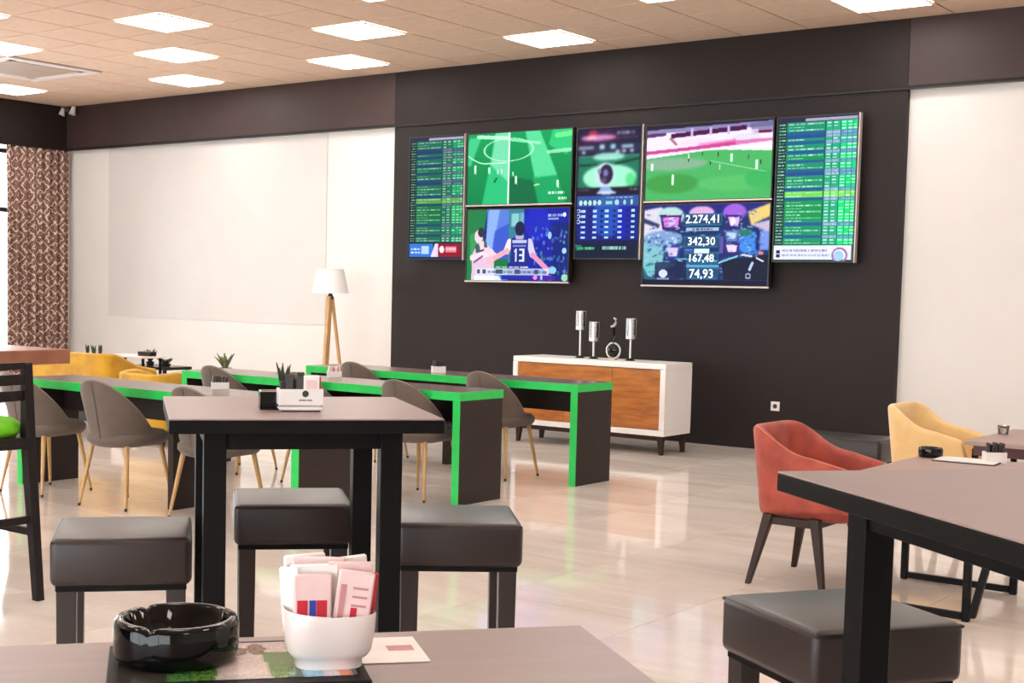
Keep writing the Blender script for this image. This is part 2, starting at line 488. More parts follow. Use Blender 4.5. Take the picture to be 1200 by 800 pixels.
# ceiling: slab with a metal grid and lay-in tiles
bm = new(); box(bm, ((XL+XR)/2, YF/2, H+0.12), (XR-XL+0.6, -YF+0.6, 0.2))
ceiling = obj('ceiling', bm, 'ceil_grid'); ceiling['kind'] = 'structure'
lights = [(-7, 0), (-3, 0), (1, 0), (6, 0), (-5, 2), (-1, 2), (4, 2), (-11, 1), (-7, 4), (-3, 4), (1, 4), (-5, 6)]
extra = [(-11, 5), (5, 5), (9, 3), (13, 1), (-9, 8), (-1, 8), (3, 8), (7, 7), (11, 6), (15, 4), (-5, 10), (-11, 10), (0, 12), (4, 11), (8, 11), (12, 10), (16, 9), (20, 7),
         (-8, 14), (-3, 15), (2, 16), (6, 15), (10, 15), (14, 14), (18, 13), (22, 12), (0, 20), (8, 19), (16, 18), (24, 17), (-8, 19), (25, 5), (22, 2), (18, 0)]
skip = set(lights)
bm = new(); box(bm, (0, 0, 0), (T-0.016, T-0.016, 0.02), 0.003)
c0 = obj('ceiling_tile', bm, 'ceil_tile', ceiling)
bm = new(); box(bm, (0, 0, 0), (T-0.016, G-0.012, 0.02), 0.003)
c1 = obj('ceiling_tile', bm, 'ceil_tile', ceiling)
vent_cells = {(-9, 3), (-8, 3), (-9, 2), (-8, 2)}
f0 = f1 = True
for i in range(-11, 11):
    for j in range(-1, 8):
        if (i, j) in skip: continue
        if j < 0:
            o = c1 if f1 else c1.copy()
            if not f1: COL.objects.link(o)
            f1 = False
            o.location = ((i+0.5)*T, -G/2-0.002, H+0.01)
        else:
            if (i, j) in vent_cells: continue
            o = c0 if f0 else c0.copy()
            if not f0: COL.objects.link(o)
            f0 = False
            o.location = ((i+0.5)*T, -(G+(j+0.5)*T), H+0.01)
# ceiling beyond the tiles that can be told apart
bm = new()
y8 = -(G+8*T)
box(bm, ((XL+XR)/2, (y8+YF)/2, H+0.012), (XR-XL, y8-YF, 0.016))
box(bm, ((11*T+XR)/2, y8/2, H+0.012), (XR-11*T, -y8, 0.016))
box(bm, ((XL-11*T)/2, y8/2, H+0.012), (-11*T-XL, -y8, 0.016))
o = obj('tile_field', bm, 'ceil_tile', ceiling); o['kind'] = 'stuff'

# LED panels
LNAMES = {(-7, 0): 'square LED ceiling panel rearmost in the left column of three, near the beam',
          (-3, 0): 'square LED ceiling panel close to the beam, above the floor lamp corner',
          (1, 0): 'square LED ceiling panel close to the beam, above the basketball screen',
          (6, 0): 'large square LED ceiling panel at the top right, above the right-hand odds board',
          (-5, 2): 'square LED ceiling panel in the middle of the left column of three',
          (-1, 2): 'square LED ceiling panel in front of the one above the floor lamp',
          (4, 2): 'sliver of a LED ceiling panel at the top edge above the wide screens',
          (-11, 1): 'square LED ceiling panel above the window curtain, nearest the left corner',
          (-7, 4): 'square LED ceiling panel at the left edge beside the air vent',
          (-3, 4): 'square LED ceiling panel frontmost in the left column of three',
          (1, 4): 'sliver of a LED ceiling panel at the top edge left of the football screen',
          (-5, 6): 'LED ceiling panel corner at the far upper left edge'}
bm = new()
for sx, sy, w, d in ((0, 1, T-0.012, 0.010), (0, -1, T-0.012, 0.010), (1, 0, 0.010, T-0.032), (-1, 0, 0.010, T-0.032)):
    box(bm, (sx*(T/2-0.011), sy*(T/2-0.011), -0.001), (w, d, 0.014), 0.002)
lt = thing('ceiling_light', 'x', 'light', group='square LED panels in the ceiling')
obj('frame', bm, 'light_frame', lt)
bm = new(); box(bm, (0, 0, 0.0), (T-0.034, T-0.034, 0.010), 0.001)
obj('diffuser', bm, 'diffuser', lt)
for k, (i, j) in enumerate(lights+extra):
    loc = ((i+0.5)*T, -(G+(j+0.5)*T), H-0.008)
    if loc[0] > XR-0.4 or loc[1] < YF+0.4 or loc[0] < XL+0.3: continue
    lab = LNAMES.get((i, j), 'square LED ceiling panel above the seats nearer the camera, outside the photograph')
    if k == 0:
        lt.location = loc; lt['label'] = lab
    else:
        dup(lt, loc, 0, lab)

# air cassette
v = thing('ceiling_vent', 'tan square air cassette in the ceiling at the left edge between two light panels', 'vent', (-8*T, -(G+3*T), H))
bm = new()
for sx, sy, w, d in ((0, 1, 2*T-0.03, 0.10), (0, -1, 2*T-0.03, 0.10), (1, 0, 0.10, 2*T-0.23), (-1, 0, 0.10, 2*T-0.23)):
    box(bm, (sx*(T-0.065), sy*(T-0.065), -0.008), (w, d, 0.022), 0.004)
obj('frame', bm, 'light_frame', v)
bm = new(); box(bm, (0, 0, 0.004), (2*T-0.25, 2*T-0.25, 0.006))
obj('duct', bm, 'mahogany_top', v)
bm = new(); box(bm, (0, 0, -0.012), (0.86, 0.86, 0.012), 0.003)
obj('grille', bm, 'ceil_grid', v)
for k, (sx, sy) in enumerate(((1, 0), (-1, 0), (0, 1), (0, -1))):
    bxo('flap', (sx*0.478, sy*0.478, -0.010), (0.07 if sx else 0.80, 0.07 if sy else 0.80, 0.008), 'light_frame', v, 0.002)

def wall(name, c, s, m, kind='structure'):
    bm = new(); box(bm, c, s)
    o = obj(name, bm, m); o['kind'] = kind
    return o
# back wall with the dark accent panel, deep beam and a repainted rectangle
wall('wall_back', ((XL+XR)/2, 0.17, H/2), (XR-XL+0.6, 0.20, H), 'wall_cream')
bm = new(); box(bm, ((-1.609+4.046)/2, 0.045, BEAM/2), (4.046+1.609, 0.062, BEAM))
o = obj('trim_1', bm, 'charcoal'); o['kind'] = 'structure'
bm = new(); box(bm, ((-6.60-2.66)/2, 0.066, (0.955+BEAM)/2), (6.60-2.66, 0.006, BEAM-0.955), 0.001)
o = obj('trim_2', bm, 'wall_grey'); o['kind'] = 'structure'
for n, x0, x1, m in (('trim_3', XL, -1.600, 'beam_side'), ('trim_4', -1.600, 4.050, 'beam_mid'), ('trim_5', 4.050, XR, 'beam_side')):
    bm = new(); box(bm, ((x0+x1)/2, 0.035, (BEAM+H)/2), (x1-x0-0.0005, 0.07, H-BEAM), 0.002)
    o = obj(n, bm, m); o['kind'] = 'structure'
bm = new(); box(bm, ((XL+XR)/2, -0.002, BEAM+0.004), (XR-XL, 0.016, 0.020), 0.004, 0, 2)
o = obj('trim_6', bm, 'charcoal'); o['kind'] = 'structure'
bm = new(); box(bm, ((XL+XR)/2, 0.010, BEAM-0.012), (XR-XL, 0.05, 0.012), 0.002)
o = obj('trim_7', bm, 'bezel'); o['kind'] = 'structure'
# left wall: window opening from y=-5.2 to y=-0.55
for n, c, s in (('wall_left', (XL-0.1, -0.1, BEAM/2), (0.2, 0.9, BEAM)), ('wall_left', (XL-0.1, (YF-5.2)/2, BEAM/2), (0.2, -5.2-YF, BEAM)),
                ('wall_left', (XL-0.1, -2.875, 0.1), (0.2, 4.65, 0.2))):
    wall(n, c, s, 'wall_cream')
bm = new(); box(bm, (XL-0.07, YF/2+0.1, (BEAM+H)/2), (0.2, -YF+0.3, H-BEAM), 0.002)
o = obj('trim_8', bm, 'beam_mid'); o['kind'] = 'structure'
win = None
def window(name, axis, fixed, a0, a1, z0, z1, nv, zh, tk=0.06):
    """framed glazing in a wall plane; axis 'y' = lies along y at x=fixed"""
    bm = new()
    def bar(p, q, z_0, z_1):
        c = ((p+q)/2, (z_0+z_1)/2)
        if axis == 'y': box(bm, (fixed, c[0], c[1]), (tk, q-p, z_1-z_0), 0.004)
        else: box(bm, (c[0], fixed, c[1]), (q-p, tk, z_1-z_0), 0.004)
    w = 0.06
    bar(a0, a1, z0, z0+w); bar(a0, a1, z1-w, z1)
    xs = np.linspace(a0, a1, nv+1)
    for k, x in enumerate(xs):
        x = min(max(x, a0+w/2), a1-w/2)
        bar(x-w/2, x+w/2, z0+w, z1-w)
    for k in range(nv): bar(xs[k]+w/2, xs[k+1]-w/2, zh-w/2, zh+w/2)
    f = obj(name, bm, 'win_frame'); f['kind'] = 'structure'
    for k in range(nv):
        for (p, q) in ((z0+w, zh-w/2), (zh+w/2, z1-w)):
            bm = new()
            c = ((xs[k]+xs[k+1])/2, (p+q)/2)
            if axis == 'y': box(bm, (fixed, c[0], c[1]), (0.008, xs[k+1]-xs[k]-w, q-p))
            else: box(bm, (c[0], fixed, c[1]), (xs[k+1]-xs[k]-w, 0.008, q-p))
            obj('pane', bm, 'glass', f)
    return f
window('window_1', 'y', XL-0.06, -5.2, -0.55, 0.2, BEAM-0.06, 3, 2.33)
# unseen sides of the room: a glazed shop front behind and a plain right wall
wall('wall_right', (XR+0.1, YF/2, H/2), (0.2, -YF+0.6, H), 'wall_cream')
for n, x0, x1, z0, z1 in (('wall_front', XL, XL+1, 0, H), ('wall_front', XR-1, XR, 0, H), ('wall_front', XL+1, XR-1, 3.1, H), ('wall_front', XL+1, XR-1, 0, 0.3)):
    bm = new(); box(bm, ((x0+x1)/2, YF-0.1, (z0+z1)/2), (x1-x0, 0.2, z1-z0))
    o = obj(n, bm, 'wall_cream'); o['kind'] = 'structure'
window('window_2', 'x', YF-0.06, XL+1, XR-1, 0.3, 3.1, 8, 2.4)

# curtain on the left wall
cur = thing('curtain', 'long pleated curtain with brown and beige ikat print beside the window', 'curtain', (XL+0.10, -0.5, 0))
n, mz = 150, 24
y0, y1, zt, zb = -0.50, 0.48, 3.165, 0.02
me = bpy.data.meshes.new('cloth')
verts, uvs, faces = [], [], []
al = 0; prev = None
for i in range(n+1):
    t = i/n
    y = y0+(y1-y0)*t
    for kz in range(mz+1):
        z = zt+(zb-zt)*kz/mz
        amp = 0.028+0.014*kz/mz
        x = amp*math.sin(t*2*PI*8+0.5*math.sin(t*9+kz*0.06))+0.008*math.sin(t*41+kz*0.2)
        verts.append((x, y, z))
    x = 0.035*math.sin(t*2*PI*8)
    if prev: al += math.hypot(x-prev[0], y-prev[1])
    prev = (x, y)
    uvs.append(al)
for i in range(n):
    for kz in range(mz):
        a = i*(mz+1)+kz
        faces.append((a, a+mz+1, a+mz+2, a+1))
me.from_pydata(verts, [], faces)
uvl = me.uv_layers.new(name='UVMap')
for p in me.polygons:
    p.use_smooth = True
    for li in p.loop_indices:
        vi = me.loops[li].vertex_index
        uvl.data[li].uv = (uvs[vi//(mz+1)], me.vertices[vi].co.z)
me.materials.append(M['curtain'])
o = bpy.data.objects.new('cloth', me); COL.objects.link(o); o.parent = cur
md = o.modifiers.new('thickness', 'SOLIDIFY'); md.thickness = 0.004
bm = new(); box(bm, (0, -2.0, 3.175), (0.05, 4.9, 0.022), 0.003)
obj('curtain_track', bm, 'charcoal', cur)

# twin spot emergency light in the corner
e = thing('emergency_light', 'small twin-head white emergency light on the dark beam in the left corner', 'light', (-7.30, -0.04, 3.70))
bxo('housing', (0, 0, 0.005), (0.11, 0.07, 0.07), 'black_metal', e, 0.006)
bm = new(); cone(bm, (0, -0.035, 0.01), (0, -0.06, 0.01), 0.028, 0.024, 12)
obj('lens', bm, 'silver', e, True)
for s in (-1, 1):
    bm = new(); cone(bm, (s*0.115, -0.02, 0.045), (s*0.115, -0.05, -0.055), 0.028, 0.046, 16)
    h = obj('lamp_head', bm, 'white_plastic', e, True)
    bm = new(); cone(bm, (s*0.05, 0, 0.015), (s*0.10, -0.02, 0.02), 0.008, 0.008, 8)
    obj('arm', bm, 'black_metal', h)

# wall sockets
def socket(x, z, label):
    s = thing('wall_socket', label, 'socket', (x, 0.014, z))
    bm = new(); box(bm, (0, -0.005, 0), (0.085, 0.010, 0.085), 0.003)
    obj('plate', bm, 'white_plastic', s)
    bm = new(); cone(bm, (0, -0.0105, 0), (0, -0.0115, 0), 0.021, 0.021, 20)
    obj('outlet', bm, 'ink_dark', s)
socket(2.965, 0.406, 'white square wall socket on the dark accent wall behind the red armchair')

# ------------------------------------------------------------------ screens
def canvas(w, h, col):
    a = np.zeros((h, w, 3)); a[:] = col; return a
def rect(a, x0, y0, x1, y1, col, al=1.0):
    h, w = a.shape[:2]
    X0, X1 = int(round(x0*w)), int(round(x1*w)); Y0, Y1 = int(round(y0*h)), int(round(y1*h))
    X1 = max(X1, X0+1); Y1 = max(Y1, Y0+1)
    a[max(Y0, 0):Y1, max(X0, 0):X1] = a[max(Y0, 0):Y1, max(X0, 0):X1]*(1-al)+np.array(col)*al
def grid(a):
    h, w = a.shape[:2]
    Y, X = np.mgrid[0:h, 0:w]
    return (X+0.5)/w, (Y+0.5)/h
def ell(a, cx, cy, rx, ry, col, al=1.0, ring=None):
    X, Y = grid(a)
    d = ((X-cx)/rx)**2+((Y-cy)/ry)**2
    m = d < 1
    if ring: m &= d > (1-ring)**2
    a[m] = a[m]*(1-al)+np.array(col)*al
def poly(a, pts, col, al=1.0):
    X, Y = grid(a)
    m = np.zeros(X.shape, bool)
    n = len(pts); j = n-1
    for i in range(n):
        xi, yi = pts[i]; xj, yj = pts[j]
        if yi != yj:
            c = ((yi > Y) != (yj > Y)) & (X < (xj-xi)*(Y-yi)/(yj-yi)+xi)
            m ^= c
        j = i
    a[m] = a[m]*(1-al)+np.array(col)*al
def line(a, x0, y0, x1, y1, wd, col, al=1.0):
    h, w = a.shape[:2]
    X, Y = grid(a); asp = w/h
    px, py = X*asp, Y; ax, ay, bx_, by = x0*asp, y0, x1*asp, y1
    dx, dy = bx_-ax, by-ay
    t = np.clip(((px-ax)*dx+(py-ay)*dy)/(dx*dx+dy*dy+1e-9), 0, 1)
    m = np.hypot(px-ax-t*dx, py-ay-t*dy) < wd/2
    a[m] = a[m]*(1-al)+np.array(col)*al
def soft(a, k=1):
    for _ in range(k):
        b = np.pad(a, ((1, 1), (1, 1), (0, 0)), 'edge')
        a = (b[:-2, 1:-1]+b[2:, 1:-1]+b[1:-1, :-2]+b[1:-1, 2:]+2*b[1:-1, 1:-1])/6
    return a
def speck(a, amt):
    return np.clip(a*(1+amt*(RNG.random(a.shape[:2])[..., None]-0.5)), 0, 1)
def C(r, g, b): return np.array([r/255, g/255, b/255])
def dashes(a, x0, x1, y, hh, col, n, al=0.9):
    x = x0
    while x < x1:
        wd = RNG.uniform(0.5, 1.3)*(x1-x0)/n
        rect(a, x, y, min(x+wd*0.75, x1), y+hh, col, al*RNG.uniform(0.6, 1))
        x += wd

def odds_board(bright, banner):
    a = canvas(120, 212, C(8, 70, 62))
    rows = 39
    top, bot = 0.035, (0.865 if banner == 'blue' else 0.885)
    kinds = 'gggbBgbggbgGbggbBgGggbYYbGGGGGGgbgGgbgG'
    rect(a, 0, 0, 1, top, C(40, 40, 70)); rect(a, 0.35, 0.008, 1, 0.028, C(190, 180, 205), 0.8)
    for r in range(rows):
        k = kinds[r % len(kinds)]
        y0 = top+(bot-top)*r/rows; y1 = top+(bot-top)*(r+1)/rows
        hh = (y1-y0)
        base = {'g': C(22, 120, 92), 'G': C(14, 125, 68), 'b': C(22, 78, 118), 'B': C(30, 62, 120), 'Y': C(96, 178, 72)}[k]*(1.12 if bright else 0.82)
        rect(a, 0.12, y0, 0.60, y1, base)
        rect(a, 0.0, y0, 0.12, y1, C(8, 55, 45)*(1.1 if bright else 0.8))
        if k in 'gG':
            rect(a, 0.61, y0, 0.79, y1, C(30, 140, 105)*(1.15 if bright else 0.75)); rect(a, 0.80, y0, 1, y1, (C(18, 190, 120) if k == 'g' else C(10, 205, 110))*(1.05 if bright else 0.78))
        elif k == 'Y':
            rect(a, 0.61, y0, 1, y1, C(110, 205, 90)*(1.05 if bright else 0.8))
        else:
            rect(a, 0.61, y0, 0.79, y1, C(105, 130, 160)*(1.15 if bright else 0.7)); rect(a, 0.80, y0, 1, y1, C(70, 120, 150)*(1.15 if bright else 0.7))
        w = C(205, 240, 225)*(1.0 if bright else 0.85)
        dashes(a, 0.02, 0.10, y0+hh*0.35, hh*0.35, w, 2, 0.8)
        if k not in 'bB':
            dashes(a, 0.14, 0.34 if r % 2 else 0.46, y0+hh*0.35, hh*0.35, w, 4, 0.75)
            if r % 2 == 0: dashes(a, 0.40, 0.58, y0+hh*0.35, hh*0.35, w, 4, 0.7)
            for cx in (0.65, 0.74, 0.84, 0.91, 0.97):
                if RNG.random() < 0.86: rect(a, cx-0.028, y0+hh*0.35, cx+0.022, y0+hh*0.7, w, 0.85)
        else:
            dashes(a, 0.63, 0.78, y0+hh*0.4, hh*0.3, w, 3, 0.6)
            dashes(a, 0.83, 0.98, y0+hh*0.4, hh*0.3, w, 3, 0.5)
    for cx in (0.605, 0.695, 0.795, 0.875, 0.94): rect(a, cx, top, cx+0.006, bot, C(10, 70, 60), 0.6)
    if banner == 'blue':
        rect(a, 0, bot, 1, 1, C(12, 40, 70))
        rect(a, 0.01, bot+0.012, 0.46, 0.985, C(50, 110, 200)); rect(a, 0.24, bot+0.03, 0.38, 0.96, C(200, 220, 245), 0.8)
        dashes(a, 0.04, 0.22, bot+0.05, 0.012, C(220, 235, 250), 3); dashes(a, 0.04, 0.22, bot+0.08, 0.012, C(220, 235, 250), 3)
        poly(a, [(0.42, 0.985), (0.5, bot+0.012), (0.56, bot+0.012), (0.56, 0.985)], C(215, 200, 230))
        rect(a, 0.56, bot+0.012, 0.98, 0.985, C(140, 16, 40))
        ell(a, 0.63, bot+0.06, 0.045, 0.028, C(245, 220, 225)); rect(a, 0.70, bot+0.035, 0.90, bot+0.085, C(225, 120, 140))
        dashes(a, 0.71, 0.89, bot+0.05, 0.012, C(250, 230, 235), 3)
    else:
        rect(a, 0, bot, 1, 1, C(8, 50, 55)); rect(a, 0.0, bot+0.008, 0.985, 0.992, C(214, 216, 240))
        rect(a, 0.03, bot+0.04, 0.085, bot+0.065, C(45, 35, 70)); rect(a, 0.03, bot+0.07, 0.085, bot+0.09, C(45, 35, 70))
        dashes(a, 0.11, 0.68, bot+0.035, 0.014, C(110, 110, 140), 11, 0.8); dashes(a, 0.11, 0.72, bot+0.068, 0.012, C(130, 140, 170), 13, 0.8)
        ell(a, 0.84, bot+0.075, 0.10, 0.055, C(150, 110, 150), 1, 0.25); ell(a, 0.83, bot+0.08, 0.06, 0.035, C(150, 190, 215))
    return speck(a, 0.12)

def football_green():
    a = canvas(200, 116, C(6, 120, 66))
    X, Y = grid(a)
    a *= (1.0+0.25*(1-Y))[..., None]
    lt = C(40, 185, 120)
    poly(a, [(0.02, 0.05), (0.13, 0.05), (0.03, 0.45), (0.0, 0.45), (0.0, 0.1)], C(70, 200, 140), 0.8)
    poly(a, [(0.27, 0.0), (0.405, 0.0), (0.405, 1), (0.15, 1), (0.22, 0.45)], lt, 0.9)
    poly(a, [(0.27, 0.0), (0.41, 0.0), (0.41, 0.7), (0.23, 0.45)], C(135, 215, 175), 0.75)
    poly(a, [(0.56, 0.0), (0.70, 0.0), (0.87, 0.62), (0.66, 0.66)], C(95, 215, 155), 0.85)
    poly(a, [(0.64, 0.64), (0.87, 0.62), (0.95, 1), (0.70, 1)], C(18, 160, 96), 0.8)
    poly(a, [(0.42, 0.62), (0.64, 0.68), (0.69, 1), (0.42, 1)], C(6, 92, 58), 0.8)
    poly(a, [(0.82, 0.0), (1, 0.0), (1, 0.25), (0.95, 0.35), (0.78, 0.2)], C(60, 205, 130), 0.7)
    a = soft(a, 3)
    wl = C(190, 250, 210)
    ell(a, 0.40, 0.24, 0.245, 0.165, wl, 0.75, 0.07)
    for k in range(24):
        t0_, t1_ = k/24, (k+1)/24
        f = lambda t: 0.30+0.12*math.sin(min(t*2.2, 1)*PI*0.5)
        line(a, t0_*0.38, f(t0_), t1_*0.38, f(t1_), 0.016, wl, 0.8)
    line(a, 0.10, 0.04, 0.40, 0.08, 0.05, C(200, 250, 215), 0.8); line(a, 0.40, 0.10, 0.70, 0.17, 0.035, C(170, 245, 200), 0.7)
    line(a, 0.78, 0.30, 1.0, 0.28, 0.05, C(170, 240, 195), 0.7); line(a, 0.86, 0.08, 1.0, 0.06, 0.07, C(120, 250, 140), 0.7)
    line(a, 0.408, 0.0, 0.408, 1, 0.022, C(215, 250, 225))
    for x, y, s in ((0.075, 0.50, 1.3), (0.215, 0.52, 1), (0.30, 0.55, 0.7), (0.34, 0.55, 0.8), (0.48, 0.67, 1.2), (0.875, 0.74, 1.1), (0.45, 0.58, 0.6)):
        line(a, x, y-0.035*s, x, y+0.035*s, 0.028*s, C(200, 245, 215)); line(a, x-0.008, y+0.03*s, x+0.012, y+0.05*s, 0.014, C(120, 200, 150))
    line(a, 0.66, 0.75, 0.70, 0.74, 0.018, C(190, 220, 150)); line(a, 0.27, 0.68, 0.29, 0.64, 0.03, C(10, 90, 60))
    dashes(a, 0.79, 0.94, 0.845, 0.03, C(225, 250, 235), 4, 1); dashes(a, 0.885, 0.955, 0.92, 0.035, C(210, 245, 225), 3, 1)
    return speck(a, 0.05)

def basketball():
    a = canvas(200, 116, C(18, 28, 120))
    poly(a, [(0, 0), (0.2, 0), (0.17, 0.4), (0.30, 1), (0, 1)], C(30, 118, 66))
    poly(a, [(0.03, 0.35), (0.12, 0.3), (0.12, 0.5), (0.04, 0.8)], C(70, 165, 100), 0.6)
    rect(a, 0.20, 0, 0.42, 1, C(84, 118, 205)); poly(a, [(0.22, 0), (0.33, 0), (0.26, 0.6), (0.18, 0.6)], C(150, 185, 235), 0.7)
    poly(a, [(0.28, 0.3), (0.42, 0.2), (0.42, 0.75), (0.25, 0.7)], C(45, 70, 185), 0.7)
    rect(a, 0.42, 0, 0.57, 0.75, C(50, 120, 140)); rect(a, 0.445, 0.06, 0.52, 0.24, C(150, 205, 200), 0.8); rect(a, 0.53, 0.05, 0.57, 0.3, C(120, 170, 200), 0.8)
    rect(a, 0.28, 0.70, 0.42, 0.90, C(22, 110, 60))
    rect(a, 0.575, 0, 1, 1, C(20, 30, 150)); ell(a, 0.70, 0.2, 0.12, 0.25, C(30, 40, 190), 0.7); rect(a, 0.84, 0.2, 1, 1, C(14, 34, 90), 0.6)
    a = soft(a, 2)
    for k in range(90):
        x, y = RNG.uniform(0.6, 0.99), RNG.uniform(0.25, 0.98)
        ell(a, x, y, RNG.uniform(0.006, 0.016), RNG.uniform(0.012, 0.04), C(*RNG.choice([[70, 110, 200], [120, 160, 225], [30, 60, 130], [70, 150, 140]])), 0.6)
    ell(a, 0.82, 0.37, 0.018, 0.05, C(150, 190, 235)); ell(a, 0.96, 0.58, 0.02, 0.04, C(150, 200, 225)); ell(a, 0.97, 0.95, 0.03, 0.05, C(150, 200, 170))
    skin, white = C(236, 196, 205), C(228, 232, 246)
    # player on the left with folded arms
    poly(a, [(0.06, 0.62), (0.10, 0.50), (0.20, 0.48), (0.27, 0.58), (0.29, 1), (0.05, 1)], C(214, 180, 205))
    poly(a, [(0.08, 0.5), (0.20, 0.46), (0.22, 0.58), (0.10, 0.64)], C(60, 85, 95))
    ell(a, 0.12, 0.38, 0.042, 0.095, skin); ell(a, 0.145, 0.32, 0.035, 0.07, C(45, 45, 70)); poly(a, [(0.12, 0.46), (0.17, 0.44), (0.18, 0.55), (0.14, 0.57)], skin)
    line(a, 0.06, 0.68, 0.25, 0.60, 0.09, C(240, 205, 215)); line(a, 0.08, 0.74, 0.16, 0.66, 0.03, C(120, 80, 120))
    line(a, 0.20, 0.57, 0.30, 0.66, 0.08, skin)
    # player from behind with arms spread
    line(a, 0.435, 0.46, 0.405, 0.58, 0.10, C(235, 215, 225)); line(a, 0.41, 0.58, 0.24, 0.72, 0.075, C(226, 160, 175)); ell(a, 0.245, 0.72, 0.035, 0.05, C(235, 175, 180))
    line(a, 0.625, 0.46, 0.66, 0.63, 0.10, C(200, 190, 225)); line(a, 0.66, 0.64, 0.82, 0.86, 0.07, C(214, 140, 170)); ell(a, 0.855, 0.85, 0.035, 0.05, C(130, 190, 215))
    poly(a, [(0.445, 0.42), (0.485, 0.38), (0.575, 0.38), (0.615, 0.42), (0.62, 0.85), (0.44, 0.85)], C(34, 38, 128))
    poly(a, [(0.485, 0.37), (0.575, 0.37), (0.565, 0.42), (0.495, 0.42)], C(170, 160, 200))
    ell(a, 0.53, 0.27, 0.048, 0.10, C(28, 30, 70))
    rect(a, 0.46, 0.435, 0.60, 0.475, C(190, 200, 240), 0.9); rect(a, 0.465, 0.50, 0.595, 0.525, C(150, 160, 215), 0.7)
    # jersey number 13
    rect(a, 0.488, 0.55, 0.507, 0.73, C(190, 205, 245)); rect(a, 0.478, 0.57, 0.49, 0.60, C(190, 205, 245))
    for y in (0.55, 0.63, 0.71): rect(a, 0.53, y, 0.572, y+0.025, C(200, 215, 245))
    rect(a, 0.56, 0.55, 0.578, 0.73, C(200, 215, 245))
    # lower score strip
    rect(a, 0.10, 0.83, 0.82, 0.92, C(205, 215, 235), 0.75); rect(a, 0.36, 0.925, 0.64, 0.98, C(28, 40, 150)); rect(a, 0.64, 0.93, 0.88, 0.985, C(70, 30, 150))
    for x, wd in ((0.11, 0.03), (0.165, 0.035), (0.30, 0.07), (0.49, 0.05), (0.68, 0.04)): rect(a, x, 0.845, x+wd, 0.905, C(50, 55, 80), 0.85)
    dashes(a, 0.30, 0.62, 0.80, 0.02, C(225, 232, 245), 6); dashes(a, 0.22, 0.80, 0.865, 0.03, C(70, 80, 110), 9, 0.7)
    poly(a, [(0.08, 0.93), (0.33, 0.93), (0.36, 1), (0.08, 1)], C(222, 235, 245), 0.85)
    ell(a, 0.69, 0.955, 0.02, 0.03, C(235, 130, 235)); ell(a, 0.75, 0.955, 0.012, 0.03, C(170, 190, 245))
    dashes(a, 0.80, 0.95, 0.075, 0.035, C(200, 210, 240), 4); rect(a, 0.80, 0.13, 0.90, 0.155, C(160, 175, 225), 0.8); ell(a, 0.955, 0.09, 0.015, 0.03, C(225, 230, 250))
    return speck(a, 0.06)

